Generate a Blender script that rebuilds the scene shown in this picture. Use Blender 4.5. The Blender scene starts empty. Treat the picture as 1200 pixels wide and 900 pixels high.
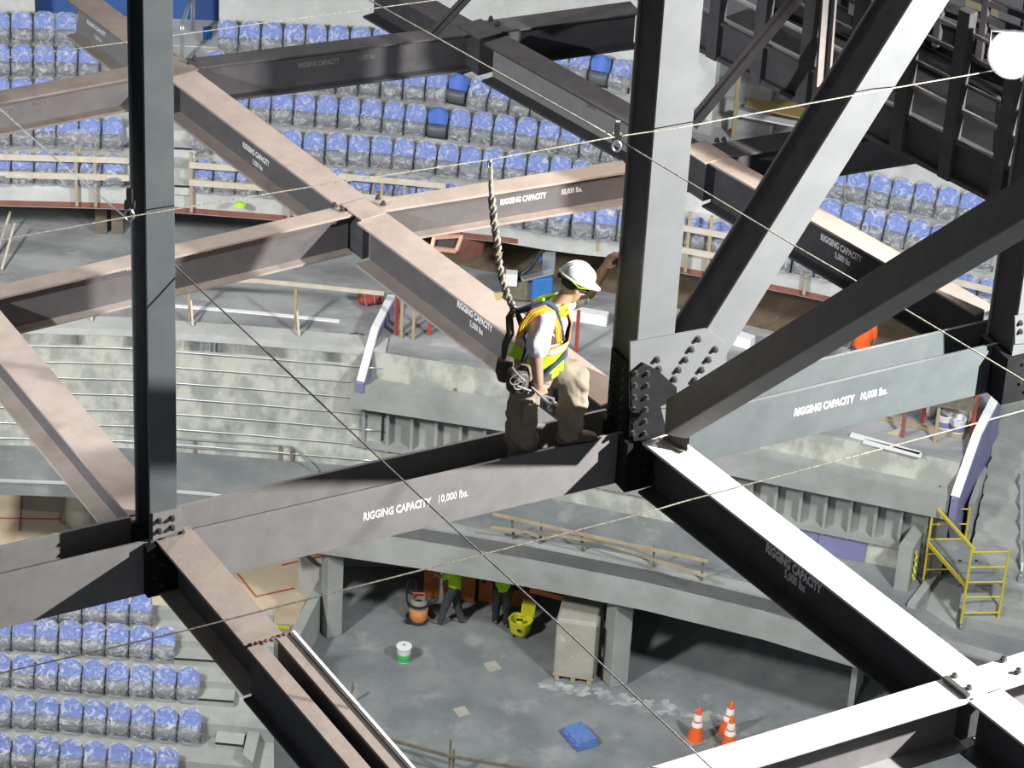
import bpy, math, random
from mathutils import Vector, Matrix, noise
random.seed(7)
PI = math.pi
scene = bpy.context.scene
col = scene.collection
V3 = Vector

# ------------------------------------------------------------------ camera
TH = math.radians(32); RO = math.radians(3.22); FP = 3821.0
CAM = V3((0, 0, 40))
FW = V3((0, math.cos(TH), -math.sin(TH)))
_r0 = V3((1, 0, 0)); _u0 = V3((0, math.sin(TH), math.cos(TH)))
RT = _r0 * math.cos(RO) + _u0 * math.sin(RO)
UP = _u0 * math.cos(RO) - _r0 * math.sin(RO)
cd = bpy.data.cameras.new('camera'); cam = bpy.data.objects.new('camera', cd); col.objects.link(cam)
cd.sensor_width = 36; cd.lens = FP / 1200 * 36; cd.clip_end = 500
cam.matrix_world = Matrix(((RT.x, UP.x, -FW.x, 0), (RT.y, UP.y, -FW.y, 0), (RT.z, UP.z, -FW.z, 40), (0, 0, 0, 1)))
scene.camera = cam

def ray(x, y): return FW * FP + RT * (x - 600) - UP * (y - 450)
def P(x, y, z):                       # world point of a photo pixel at height z
    d = ray(x, y); return CAM + d * ((z - 40) / d.z)
def K(x, y, k):                       # ... at a distance k along the view axis
    return CAM + ray(x, y) * (k / FP)
def pix(p):
    v = p - CAM; k = v.dot(FW); return (600 + FP * v.dot(RT) / k, 450 - FP * v.dot(UP) / k)

# ------------------------------------------------------------------ materials
def mat(name, c, rough=.6, metal=0., spec=.5, c2=None, scale=3., detail=5., lo=.35, hi=.65, bump=0., bscale=20., emit=None, est=0., aniso=(1, 1, 1), c3=None, s3=.6, lo3=.55, hi3=.75):
    m = bpy.data.materials.new(name); m.use_nodes = True
    n = m.node_tree.nodes; l = m.node_tree.links; b = n['Principled BSDF']
    b.inputs['Base Color'].default_value = (*c, 1); b.inputs['Roughness'].default_value = rough
    b.inputs['Metallic'].default_value = metal; b.inputs['Specular IOR Level'].default_value = spec
    tc = n.new('ShaderNodeTexCoord'); mp = n.new('ShaderNodeMapping'); mp.inputs['Scale'].default_value = aniso
    l.new(tc.outputs['Object'], mp.inputs[0])
    def layer(prev, cc, sc, a, z):
        t = n.new('ShaderNodeTexNoise'); t.inputs['Scale'].default_value = sc; t.inputs['Detail'].default_value = detail
        t.inputs['Roughness'].default_value = .6
        l.new(mp.outputs[0], t.inputs['Vector'])
        r = n.new('ShaderNodeMapRange'); r.inputs['From Min'].default_value = a; r.inputs['From Max'].default_value = z
        l.new(t.outputs['Fac'], r.inputs['Value'])
        x = n.new('ShaderNodeMix'); x.data_type = 'RGBA'
        l.new(r.outputs[0], x.inputs['Factor'])
        if isinstance(prev, tuple): x.inputs[6].default_value = (*prev, 1)
        else: l.new(prev, x.inputs[6])
        x.inputs[7].default_value = (*cc, 1)
        return x.outputs[2]
    if c2:
        o = layer(c, c2, scale, lo, hi)
        if c3: o = layer(o, c3, s3, lo3, hi3)
        l.new(o, b.inputs['Base Color'])
    if bump:
        t = n.new('ShaderNodeTexNoise'); t.inputs['Scale'].default_value = bscale; t.inputs['Detail'].default_value = 4
        l.new(mp.outputs[0], t.inputs['Vector'])
        bp = n.new('ShaderNodeBump'); bp.inputs['Strength'].default_value = bump; bp.inputs['Distance'].default_value = .02
        l.new(t.outputs['Fac'], bp.inputs['Height']); l.new(bp.outputs[0], b.inputs['Normal'])
    if emit:
        b.inputs['Emission Color'].default_value = (*emit, 1); b.inputs['Emission Strength'].default_value = est
    return m

M = {}
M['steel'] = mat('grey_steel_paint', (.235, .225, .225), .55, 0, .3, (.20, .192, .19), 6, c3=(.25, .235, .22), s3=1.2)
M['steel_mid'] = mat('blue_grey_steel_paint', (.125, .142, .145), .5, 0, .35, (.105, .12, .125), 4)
M['steel_black'] = mat('black_shade_steel', (.014, .014, .016), .7, 0, .1, (.02, .02, .021), 6)  # shade put into the colour, for joint parts out of the light
M['steel_web'] = mat('brownish_grey_shade_steel', (.125, .115, .115), .6, 0, .25, (.10, .095, .095), 5)  # grey steel darkened: the webs' lack of light put into the colour
M['steel_topdark'] = mat('dim_lit_taupe_steel', (.21, .18, .16), .75, 0, .2, (.15, .125, .11), 3.5)  # weaker light on the far rows put into a darker top colour
M['steel_cool'] = mat('cool_grey_steel_paint', (.17, .178, .18), .5, 0, .35, (.15, .158, .16), 4)
M['steel_dark'] = mat('dark_and_shade_steel', (.075, .072, .078), .55, 0, .3, (.055, .053, .056), 6)  # shade put into the colour on unlit sides; also plain dark steelwork
M['steel_top'] = mat('warm_lit_taupe_steel', (.38, .32, .28), .75, 0, .2, (.31, .26, .225), 3.5, c3=(.24, .19, .165), s3=2.4, lo3=.6, hi3=.75, bump=.1)  # warm lamp light put into the taupe tint of the flanges
M['steel_pale'] = mat('glare_pale_steel', (.62, .60, .58), .65, 0, .3, (.55, .54, .52), 3, c3=(.50, .49, .47), s3=2.4, lo3=.62, hi3=.7)  # lamp glare put into the colour: steel paled on the brightest tops
M['stencil'] = mat('white_stencil_paint', (.85, .85, .85), .6, c2=(.55, .55, .56), scale=60, lo=.45, hi=.75)
M['bolt'] = mat('blackened_bolt_steel', (.09, .09, .09), .4, .6, .5)
M['rope'] = mat('cream_rope', (.50, .48, .38), .8, c2=(.18, .17, .14), scale=60)
M['wire'] = mat('grey_wire_rope', (.12, .12, .12), .5, .5, c2=(.3, .3, .3), scale=50)
M['concrete'] = mat('concrete', (.34, .35, .33), .85, 0, .25, (.26, .27, .255), 1.3, 8, c3=(.42, .43, .41), s3=.5, lo3=.5, hi3=.75, bump=.08)
M['concrete_pale'] = mat('pale_concrete', (.52, .53, .51), .85, 0, .25, (.43, .44, .42), 1.6, c3=(.68, .68, .66), s3=.7, bump=.06)
M['concrete_floor'] = mat('grey_slab_concrete', (.235, .25, .25), .75, 0, .3, (.165, .18, .185), .9, 9, .38, .62, c3=(.37, .375, .37), s3=1.3, lo3=.56, hi3=.8, bump=.05)
M['concrete_stain'] = mat('patchy_concrete', (.52, .53, .46), .85, 0, .25, (.34, .35, .31), 2.2, 7, .42, .58, c3=(.22, .23, .21), s3=.9, lo3=.56, hi3=.68, aniso=(1, 1, .7))
M['deck_grey'] = mat('scuffed_deck', (.40, .41, .41), .8, 0, .3, (.22, .225, .23), .8, 9, .38, .62, c3=(.62, .62, .61), s3=1.3, lo3=.58, hi3=.75, aniso=(.6, 1.4, 1))
M['dirt'] = mat('brown_dusty_floor', (.22, .17, .11), .9, 0, .2, (.14, .105, .075), 2.2, 8, c3=(.36, .31, .23), s3=6, lo3=.62, hi3=.75)
M['dust'] = mat('spilled_white_dust', (.46, .47, .47), .95, c2=(.23, .245, .25), scale=3, lo=.35, hi=.6)
M['ply'] = mat('tan_plywood_floor', (.62, .50, .34), .75, 0, .3, (.70, .60, .45), 1.2, c3=(.50, .38, .22), s3=.8, lo3=.55, hi3=.75)
M['yply'] = mat('yellow_plywood', (.58, .46, .19), .7, c2=(.48, .37, .14), scale=2, aniso=(1, 6, 1))
M['redline'] = mat('red_chalk_line', (.5, .1, .08), .8)
M['redsteel'] = mat('red_primer_steel', (.26, .10, .075), .7, c2=(.2, .075, .055), scale=3)
M['redpost'] = mat('red_painted_post', (.36, .06, .04), .6)
M['copper'] = mat('copper_pipe_frame', (.75, .42, .30), .5, .2)
M['white'] = mat('white_plastic', (.8, .8, .8), .4)
M['whitemetal'] = mat('white_metal_edge', (.9, .9, .92), .35)
M['purple'] = mat('lavender_paint', (.20, .20, .36), .75, c2=(.17, .17, .30), scale=2)
M['bluewall'] = mat('deep_blue_paint', (.03, .085, .27), .6)
M['bluebox'] = mat('bright_blue_plastic', (.04, .18, .5), .5)
M['blue'] = mat('blue_seat_plastic', (.065, .15, .52), .45, 0, .5, (.055, .13, .46), 4)
M['seatgrey'] = mat('dark_grey_seat_shell', (.09, .095, .105), .5)
M['wood'] = mat('lumber', (.42, .34, .22), .8, c2=(.33, .26, .16), scale=5, aniso=(1, 1, .2))
M['woodpale'] = mat('pale_lumber', (.62, .56, .46), .8, c2=(.53, .47, .38), scale=5)
M['wooddark'] = mat('weathered_lumber', (.13, .115, .09), .85, c2=(.2, .17, .12), scale=7)
M['yellow'] = mat('yellow_scaffold_paint', (.62, .50, .03), .5, c2=(.5, .42, .06), scale=8)
M['hazard'] = mat('bright_yellow_plastic', (.72, .72, .02), .5, c2=(.6, .6, .03), scale=6)
M['orange'] = mat('safety_orange', (.85, .13, .02), .5)
M['orangebox'] = mat('orange_painted_steel', (.62, .17, .035), .6, c2=(.45, .12, .03), scale=4)
M['vacorange'] = mat('vacuum_orange', (.75, .30, .10), .5, c2=(.6, .22, .07), scale=9)
M['reflect'] = mat('reflective_white', (.75, .74, .72), .5)
M['rubber'] = mat('dusty_rubber', (.30, .27, .23), .9, c2=(.2, .17, .15), scale=9)
M['black'] = mat('black_plastic', (.02, .02, .022), .5)
M['green'] = mat('green_label', (.03, .42, .07), .5)
M['tarp'] = mat('blue_folded_tarp', (.12, .22, .50), .6, c2=(.09, .17, .42), scale=8, bump=.5, bscale=18)
M['chrome'] = mat('galvanised_pipe', (.62, .64, .66), .3, .8)
M['lime'] = mat('lime_hi_vis_fabric', (.50, .86, .04), .8, 0, .2, (.42, .74, .03), 14, bump=.4, bscale=14)
M['vorange'] = mat('hi_vis_orange_tape', (.95, .25, .03), .7)
M['vsilver'] = mat('grey_reflective_tape', (.50, .50, .52), .45)
M['shirt'] = mat('white_cotton_shirt', (.66, .65, .70), .85, c2=(.56, .55, .61), scale=12, bump=.5, bscale=12)
M['khaki'] = mat('khaki_canvas', (.30, .262, .205), .9, 0, .2, (.24, .205, .16), 9, c3=(.18, .155, .12), s3=4, bump=.9, bscale=7)
M['skin'] = mat('skin', (.44, .25, .165), .6, c2=(.38, .21, .14), scale=12)
M['hair'] = mat('short_dark_hair', (.03, .02, .015), .8)
M['helmet'] = mat('white_hard_hat', (.72, .73, .72), .25, c2=(.62, .63, .62), scale=6)
M['strap'] = mat('navy_harness_webbing', (.025, .045, .085), .8)
M['leather'] = mat('dark_tool_leather', (.05, .04, .035), .8, c2=(.1, .08, .06), scale=20)
M['boot'] = mat('dusty_work_boot', (.20, .16, .12), .9, c2=(.13, .10, .08), scale=14)
M['darkpants'] = mat('charcoal_work_trousers', (.055, .06, .07), .9, c2=(.04, .043, .05), scale=8)
M['jeans'] = mat('dark_blue_jeans', (.04, .06, .13), .9)
M['lamp'] = mat('floodlight_glass', (1, 1, 1), .3, emit=(1, .93, .9), est=60)
M['cardboard'] = mat('dusty_grey_fibreboard', (.40, .385, .33), .85, c2=(.33, .32, .27), scale=2.2, c3=(.5, .49, .44), s3=3, lo3=.62, hi3=.7)
M['beige'] = mat('beige_wall_panel', (.60, .50, .30), .8)

def wrap_mat():
    m = bpy.data.materials.new('clear_wrinkled_plastic'); m.use_nodes = True
    n = m.node_tree.nodes; l = m.node_tree.links; n.clear()
    out = n.new('ShaderNodeOutputMaterial'); mx = n.new('ShaderNodeMixShader')
    tr = n.new('ShaderNodeBsdfTransparent'); pb = n.new('ShaderNodeBsdfPrincipled')
    pb.inputs['Base Color'].default_value = (.80, .82, .86, 1); pb.inputs['Roughness'].default_value = .22
    tc = n.new('ShaderNodeTexCoord'); oi = n.new('ShaderNodeObjectInfo')
    ad = n.new('ShaderNodeVectorMath'); ad.operation = 'ADD'
    sc = n.new('ShaderNodeVectorMath'); sc.operation = 'SCALE'; sc.inputs['Scale'].default_value = 30
    cx = n.new('ShaderNodeCombineXYZ')
    for i in range(3): l.new(oi.outputs['Random'], cx.inputs[i])
    l.new(cx.outputs[0], sc.inputs[0])
    l.new(tc.outputs['Object'], ad.inputs[0]); l.new(sc.outputs[0], ad.inputs[1])
    t = n.new('ShaderNodeTexNoise'); t.inputs['Scale'].default_value = 6; t.inputs['Detail'].default_value = 4; t.inputs['Distortion'].default_value = 1.6
    l.new(ad.outputs[0], t.inputs['Vector'])
    r = n.new('ShaderNodeMapRange'); r.inputs['From Min'].default_value = .48; r.inputs['From Max'].default_value = .80
    r.inputs['To Min'].default_value = .15; r.inputs['To Max'].default_value = .65
    l.new(t.outputs['Fac'], r.inputs['Value']); l.new(r.outputs[0], mx.inputs[0])
    bp = n.new('ShaderNodeBump'); bp.inputs['Strength'].default_value = 1; bp.inputs['Distance'].default_value = .05
    l.new(t.outputs['Fac'], bp.inputs['Height']); l.new(bp.outputs[0], pb.inputs['Normal'])
    l.new(tr.outputs[0], mx.inputs[1]); l.new(pb.outputs[0], mx.inputs[2]); l.new(mx.outputs[0], out.inputs[0])
    return m
M['wrap'] = wrap_mat()

# ------------------------------------------------------------------ mesh builder
class MB:
    def __init__(s): s.v = []; s.f = []; s.mi = []
    def add(s, v, f, mi=0):
        b = len(s.v); s.v += [V3(p) for p in v]; s.f += [tuple(i + b for i in q) for q in f]; s.mi += [mi] * len(f); return s
    def obox(s, c, ax, ay, az, sx, sy, sz, mi=0):
        c = V3(c); v = []
        for k in (-.5, .5):
            for j in (-.5, .5):
                for i in (-.5, .5): v.append(c + ax * (i * sx) + ay * (j * sy) + az * (k * sz))
        return s.add(v, [(0, 2, 3, 1), (4, 5, 7, 6), (0, 1, 5, 4), (2, 6, 7, 3), (0, 4, 6, 2), (1, 3, 7, 5)], mi)
    def box(s, x0, x1, y0, y1, z0, z1, mi=0):
        return s.obox(((x0 + x1) / 2, (y0 + y1) / 2, (z0 + z1) / 2), V3((1, 0, 0)), V3((0, 1, 0)), V3((0, 0, 1)), x1 - x0, y1 - y0, z1 - z0, mi)
    def bar(s, p, q, w, h, up=V3((0, 0, 1)), mi=0):     # rectangular bar from p to q, centred
        p = V3(p); q = V3(q); d = (q - p); L = d.length; d.normalize()
        sd = d.cross(up)
        if sd.length < 1e-4: sd = d.cross(V3((0, 1, 0)))
        sd.normalize(); u = sd.cross(d)
        return s.obox((p + q) / 2, d, sd, u, L, w, h, mi)
    def extr(s, poly, dv, mi=0):                        # closed polygon extruded by dv
        n = len(poly); v = [V3(p) for p in poly] + [V3(p) + dv for p in poly]
        f = [tuple(range(n))[::-1], tuple(range(n, 2 * n))] + [(i, (i + 1) % n, n + (i + 1) % n, n + i) for i in range(n)]
        return s.add(v, f, mi)
    def tube(s, pts, r, n=8, mi=0, cap=True, twist=0):
        pts = [V3(p) for p in pts]; N = len(pts)
        rs = r if isinstance(r, (list, tuple)) else [r] * N
        v = []; f = []; ref = None
        for i, p in enumerate(pts):
            t = (pts[min(i + 1, N - 1)] - pts[max(i - 1, 0)]).normalized()
            if ref is None: ref = t.orthogonal().normalized()
            a = (ref - t * ref.dot(t)).normalized(); b = t.cross(a); ref = a
            for k in range(n):
                an = 2 * PI * k / n; v.append(p + (a * math.cos(an) + b * math.sin(an)) * rs[i])
        for i in range(N - 1):
            for k in range(n):
                f.append((i * n + k, i * n + (k + 1) % n, (i + 1) * n + (k + 1) % n, (i + 1) * n + k))
        if cap: f += [tuple(range(n))[::-1], tuple((N - 1) * n + k for k in range(n))]
        return s.add(v, f, mi)
    def lathe(s, prof, o, n=20, axis=V3((0, 0, 1)), mi=0):  # prof: (r, h)
        axis = axis.normalized(); a = axis.orthogonal().normalized(); b = axis.cross(a); o = V3(o)
        v = []; f = []; N = len(prof)
        for (r, h) in prof:
            for k in range(n):
                an = 2 * PI * k / n; v.append(o + axis * h + (a * math.cos(an) + b * math.sin(an)) * max(r, 1e-4))
        for i in range(N - 1):
            for k in range(n): f.append((i * n + k, i * n + (k + 1) % n, (i + 1) * n + (k + 1) % n, (i + 1) * n + k))
        f += [tuple(range(n))[::-1], tuple((N - 1) * n + k for k in range(n))]
        return s.add(v, f, mi)
    def rings(s, rings, n=20, mi=0, power=2.0):         # rings: (centre, A vector, B vector)
        v = []; f = []; N = len(rings)
        for (c, A, B) in rings:
            for k in range(n):
                an = 2 * PI * k / n; cc = math.cos(an); ss = math.sin(an); e = 2 / power
                v.append(V3(c) + A * (math.copysign(abs(cc) ** e, cc)) + B * (math.copysign(abs(ss) ** e, ss)))
        for i in range(N - 1):
            for k in range(n): f.append((i * n + k, i * n + (k + 1) % n, (i + 1) * n + (k + 1) % n, (i + 1) * n + k))
        f += [tuple(range(n))[::-1], tuple((N - 1) * n + k for k in range(n))]
        return s.add(v, f, mi)
    def ell(s, c, A, B, C, n=16, m=10, mi=0):
        v = []; f = []; c = V3(c)
        for i in range(m + 1):
            ph = PI * i / m - PI / 2
            for k in range(n):
                th = 2 * PI * k / n
                v.append(c + (A * math.cos(th) + B * math.sin(th)) * max(math.cos(ph), 1e-3) + C * math.sin(ph))
        for i in range(m):
            for k in range(n): f.append((i * n + k, i * n + (k + 1) % n, (i + 1) * n + (k + 1) % n, (i + 1) * n + k))
        f += [tuple(range(n))[::-1], tuple(m * n + k for k in range(n))]
        return s.add(v, f, mi)

import bmesh
ROOT = {}
def finish(me, recalc=True, bevel=0):
    bm = bmesh.new(); bm.from_mesh(me)
    if recalc: bmesh.ops.recalc_face_normals(bm, faces=bm.faces)
    if bevel:
        bmesh.ops.bevel(bm, geom=[e for e in bm.edges if e.is_manifold and e.calc_face_angle(0) > .6], offset=bevel, segments=2, affect='EDGES', profile=.6)
    bm.to_mesh(me); bm.free()
def tag(o, label=None, cat=None, group=None, kind=None):
    if label: o['label'] = label
    if cat: o['category'] = cat
    if group: o['group'] = group
    if kind: o['kind'] = kind
    return o
def build(name, mb, m, parent=None, base=None, smooth=False, bevel=0, label=None):
    """one mesh object; builder coordinates are world coordinates, moved into the root's frame"""
    org = ROOT[parent.name] if parent else (V3(base) if base is not None else V3((0, 0, 0)))
    me = bpy.data.meshes.new(name)
    me.from_pydata([tuple(p - org) for p in mb.v], [], mb.f)
    ms = m if isinstance(m, (list, tuple)) else [m]
    for x in ms: me.materials.append(x)
    for p, i in zip(me.polygons, mb.mi): p.material_index = i
    finish(me, True, bevel)
    if smooth:
        for p in me.polygons: p.use_smooth = True
        if smooth != 'all':
            me.set_sharp_from_angle(angle=math.radians(40))
    o = bpy.data.objects.new(name, me); col.objects.link(o)
    if parent: o.parent = parent
    else: o.location = org
    ROOT[o.name] = org
    if label: o['label'] = label
    return o
def thing(name, label, cat, base, group=None):
    o = bpy.data.objects.new(name, None); col.objects.link(o); o.location = V3(base); o.empty_display_size = .2
    ROOT[o.name] = V3(base); return tag(o, label, cat, group)
def struct(name, mb, m, base=None, parent=None, **k):
    o = build(name, mb, m, parent, base, **k)
    if not parent: o['kind'] = 'structure'
    return o
def copy_tree(o, parent=None):
    c = o.copy(); col.objects.link(c); c.parent = parent
    for ch in list(o.children): copy_tree(ch, c)
    return c
X = V3((1, 0, 0)); Y = V3((0, 1, 0)); Z = V3((0, 0, 1))

def text_mesh(name, lines, size, origin, xd, yd, nd, parent, m=None, thick=.0015, bold=.0):
    """stencilled lettering lying on a face: origin = centre of the block"""
    vs = []; fs = []
    for i, (t, dx, bo, sz) in enumerate(lines):
        cu = bpy.data.curves.new('lettering', 'FONT'); cu.body = t; cu.size = size * sz; cu.align_x = 'CENTER'; cu.align_y = 'CENTER'
        cu.offset = bo * size; cu.resolution_u = 2; cu.space_character = 1.0
        ob = bpy.data.objects.new('lettering', cu); col.objects.link(ob)
        dg = bpy.context.evaluated_depsgraph_get(); me = bpy.data.meshes.new_from_object(ob.evaluated_get(dg))
        b = len(vs)
        for v in me.vertices:
            vs.append(origin + xd * (v.co.x * .62 + dx[0]) + yd * (v.co.y + dx[1]) + nd * thick)
        for p in me.polygons: fs.append(tuple(b + q for q in p.vertices))
        bpy.data.objects.remove(ob); bpy.data.curves.remove(cu); bpy.data.meshes.remove(me)
    mb = MB(); mb.add(vs, fs)
    return build(name, mb, m or M['stencil'], parent)

# ------------------------------------------------------------------ steel members
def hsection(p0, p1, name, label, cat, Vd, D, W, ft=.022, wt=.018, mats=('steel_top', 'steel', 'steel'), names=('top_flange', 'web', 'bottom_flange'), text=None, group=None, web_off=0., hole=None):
    """rolled H-section from p0 to p1; p0,p1 = centre line of the outer face of the first flange.  Vd = direction from 2nd to 1st flange"""
    p0 = V3(p0); p1 = V3(p1); d = (p1 - p0).normalized()
    S = d.cross(Vd).normalized(); Vv = S.cross(d).normalized()
    t = thing(name, label, cat, (p0 + p1) / 2 - Vv * D, group)
    a = MB().obox((p0 + p1) / 2 - Vv * (ft / 2), d, S, Vv, (p1 - p0).length, W, ft)
    f1 = build(names[0], a, M[mats[0]], t, bevel=.003)
    b = MB().obox((p0 + p1) / 2 - Vv * (D / 2), d, S, Vv, (p1 - p0).length, wt, D - 2 * ft)
    w = build(names[1], b, M[mats[1]], t)
    c = MB().obox((p0 + p1) / 2 - Vv * (D - ft / 2), d, S, Vv, (p1 - p0).length, W, ft)
    f2 = build(names[2], c, M[mats[2]], t, bevel=.003)
    return t, d, S, Vv
def hexbolt(mb, c, n, r=.019, h=.022):
    n = n.normalized(); mb.lathe([(r * 1.35, 0), (r * 1.35, .004)], c, 12, n); mb.lathe([(r, .004), (r, .004 + h)], c, 6, n)
    mb.lathe([(r * .55, .004 + h), (r * .55, .012 + h)], c, 8, n)

ZT = 26.8
# chord line (flat, flanges vertical) -- plan direction from its ends
cA = P(-70, 673, ZT); cA1 = P(180, 615, ZT); cB0 = P(215, 607, ZT); cB1 = P(722, 492, ZT); cC0 = P(797, 474, ZT); cC1 = P(1182, 384, ZT)
CH = (cC1 - cA).normalized(); NC = V3((CH.y, -CH.x, 0)).normalized()      # chord direction, plan normal towards the camera
def flatbeam(p0, p1, label, mats, D=.35, W=.45):
    # first flange = the near one; flanges stand upright, tops at ZT
    d = (p1 - p0).normalized(); S = V3((d.y, -d.x, 0)).normalized()
    q0 = p0 + S * (D / 2) - Z * (W / 2); q1 = p1 + S * (D / 2) - Z * (W / 2)
    return hsection(q0, q1, 'roof_chord_beam', label, 'steel beam', S, D, W, .026, .02, mats, ('near_flange', 'web', 'far_flange'), group='flat lying roof chord beams')
BIG = 'RIGGING CAPACITY'
def cap10(t, d, S, pc, off, size=.10, up=Z):
    text_mesh('capacity_stencil', [(BIG, (-.15, 0), .04, .96), ('10,000 lbs.', (.30, .004), .022, .95)], size, pc + S * off, d, up, S, t)
def face_pt(x, y, p0, S):                # pixel onto the vertical plane through p0 with normal S
    r = ray(x, y); return CAM + r * ((p0 - CAM).dot(S) / r.dot(S))

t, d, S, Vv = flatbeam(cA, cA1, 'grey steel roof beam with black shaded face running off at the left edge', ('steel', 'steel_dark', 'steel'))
t, d, S, Vv = flatbeam(cB0, cB1, 'grey steel roof beam the hard hat worker stands on, stencilled 10,000 lbs', ('steel', 'steel_dark', 'steel'))
cap10(t, d, V3((d.y, -d.x, 0)), face_pt(487, 592, cB0 + V3((d.y, -d.x, 0)) * .175, V3((d.y, -d.x, 0))), .001)
t, d, S, Vv = flatbeam(cC0, cC1, 'blue-grey steel roof beam stencilled 10,000 lbs, right of the bolted joint', ('steel_mid', 'steel_mid', 'steel_mid'))
cap10(t, d, V3((d.y, -d.x, 0)), face_pt(985, 471, cC0 + V3((d.y, -d.x, 0)) * .175, V3((d.y, -d.x, 0))), .001)

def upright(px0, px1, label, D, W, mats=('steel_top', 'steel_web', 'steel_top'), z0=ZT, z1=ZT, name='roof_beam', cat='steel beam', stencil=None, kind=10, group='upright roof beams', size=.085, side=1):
    p0 = P(px0[0], px0[1], z0); p1 = P(px1[0], px1[1], z1)
    t, d, S, Vv = hsection(p0, p1, name, label, cat, Z, D, W, .022, .018, mats, group=group)
    n = V3((d.y, -d.x, 0)).normalized() * side
    if stencil:
        c = face_pt(stencil[0], stencil[1], p0 + n * .012, n)
        if kind == 10: cap10(t, d, n, c, 0, size)
        else:
            text_mesh('capacity_stencil', [(BIG, (0, .042), .045, 1), ('5,000 lbs', (.03, -.05), .022, .95)], size, c, d, Z, n, t)
    return t, d, n, p0, p1
# cross members running from upper left to lower right
DK = ('steel_dark', 'steel_dark', 'steel_dark')
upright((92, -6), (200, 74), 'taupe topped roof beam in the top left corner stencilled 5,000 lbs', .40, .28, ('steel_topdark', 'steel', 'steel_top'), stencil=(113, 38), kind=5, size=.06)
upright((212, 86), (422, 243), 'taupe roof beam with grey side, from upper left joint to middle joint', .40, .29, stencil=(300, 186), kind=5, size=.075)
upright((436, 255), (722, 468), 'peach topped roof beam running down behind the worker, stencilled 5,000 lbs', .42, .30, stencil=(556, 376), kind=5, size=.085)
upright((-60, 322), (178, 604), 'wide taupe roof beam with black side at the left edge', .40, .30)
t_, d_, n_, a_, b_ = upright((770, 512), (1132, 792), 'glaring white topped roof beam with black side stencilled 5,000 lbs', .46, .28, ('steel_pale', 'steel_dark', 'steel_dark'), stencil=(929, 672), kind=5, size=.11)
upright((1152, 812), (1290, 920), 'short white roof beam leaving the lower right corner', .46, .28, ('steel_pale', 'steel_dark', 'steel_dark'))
upright((440, -28), (556, 38), 'dark roof beam crossing the top edge left of centre', .40, .28, DK)
upright((580, 46), (815, 176), 'dark roof beam with faint stencil, left of the tall light column', .40, .28, ('steel_dark', 'steel', 'steel_dark'), stencil=(690, 118), kind=5, size=.06)
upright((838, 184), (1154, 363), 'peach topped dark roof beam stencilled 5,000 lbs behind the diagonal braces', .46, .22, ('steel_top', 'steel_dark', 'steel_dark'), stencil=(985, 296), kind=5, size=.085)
# rows running left to right
upright((-60, 124), (198, 76), 'dark taupe roof beam at upper left ending in stencilled 10,000 lbs', .33, .22, ('steel_topdark', 'steel_web', 'steel_topdark'), stencil=(12, 128), size=.07)
upright((216, 75), (552, 34), 'black roof beam over the upper seats with faint stencil', .38, .20, DK, stencil=(392, 72), size=.072)
upright((566, 32), (745, 8), 'short black roof beam at top centre', .38, .26, DK)
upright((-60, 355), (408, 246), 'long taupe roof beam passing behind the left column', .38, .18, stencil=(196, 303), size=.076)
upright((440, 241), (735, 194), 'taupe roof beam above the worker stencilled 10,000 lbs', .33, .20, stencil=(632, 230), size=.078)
upright((830, 178), (1085, 138), 'black roof beam behind the upper right diagonal', .38, .26, DK)
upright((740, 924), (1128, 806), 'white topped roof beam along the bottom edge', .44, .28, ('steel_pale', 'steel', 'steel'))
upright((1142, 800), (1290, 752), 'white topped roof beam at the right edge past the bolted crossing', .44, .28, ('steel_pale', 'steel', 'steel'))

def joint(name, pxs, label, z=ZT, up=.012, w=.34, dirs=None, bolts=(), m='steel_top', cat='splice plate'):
    p = P(*pxs, z); t = thing(name, label, cat, p)
    a, b = dirs
    mb = MB().obox(p + Z * (up / 2), a, V3((-a.y, a.x, 0)), Z, w, w * .8, up)
    build('plate', mb, M[m], t, bevel=.002)
    core = MB().obox(p - Z * .2, a, V3((-a.y, a.x, 0)), Z, w * .8, w * .55, .38)
    build('connection_block', core, M['steel_dark'], t)
    for q in bolts:
        bb = MB(); hexbolt(bb, P(q[0], q[1], z) + Z * up, Z); build('bolt', bb, M['bolt'], t, smooth=True)
    return t
dr = (P(418, 240, ZT) - P(218, 90, ZT)).normalized()
M['stencil_faint'] = mat('faded_stencil_paint', (.22, .22, .22), .7, c2=(.12, .12, .12), scale=50)
for o_ in bpy.data.objects:
    if o_.name.startswith('capacity_stencil') and o_.parent and any(q in o_.parent['label'] for q in ('faint', 'upper left ending')): o_.data.materials[0] = M['stencil_faint']
joint('splice_plate', (206, 78), 'dark taupe splice plate at the upper left roof joint', dirs=(dr, 0), bolts=((228, 70), (222, 76)), m='steel_topdark')
joint('splice_plate', (426, 246), 'peach splice plate with bolts at the middle roof joint', w=.30, dirs=(dr, 0), bolts=((392, 243), (401, 248), (443, 234), (449, 241)))
joint('splice_plate', (562, 35), 'black splice plate at the top centre roof joint', dirs=(dr, 0), m='steel_dark', bolts=((575, 24), (583, 30)))
joint('splice_plate', (826, 179), 'brown stained splice plate beside the tall light column', dirs=(dr, 0), bolts=((840, 167), (848, 166)))
t = joint('splice_plate', (1142, 800), 'white bolted splice plate at the lower right roof joint', w=.32, up=.014, dirs=((P(1290, 752, ZT) - P(740, 924, ZT)).normalized(), 0), m='steel_pale', bolts=((1118, 795), (1135, 809), (1176, 775), (1193, 789)))
gp = MB().bar(P(1107, 794, ZT + .02), P(1135, 816, ZT + .02), .035, .03); build('dark_gap_bar', gp, M['bolt'], t)

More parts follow.
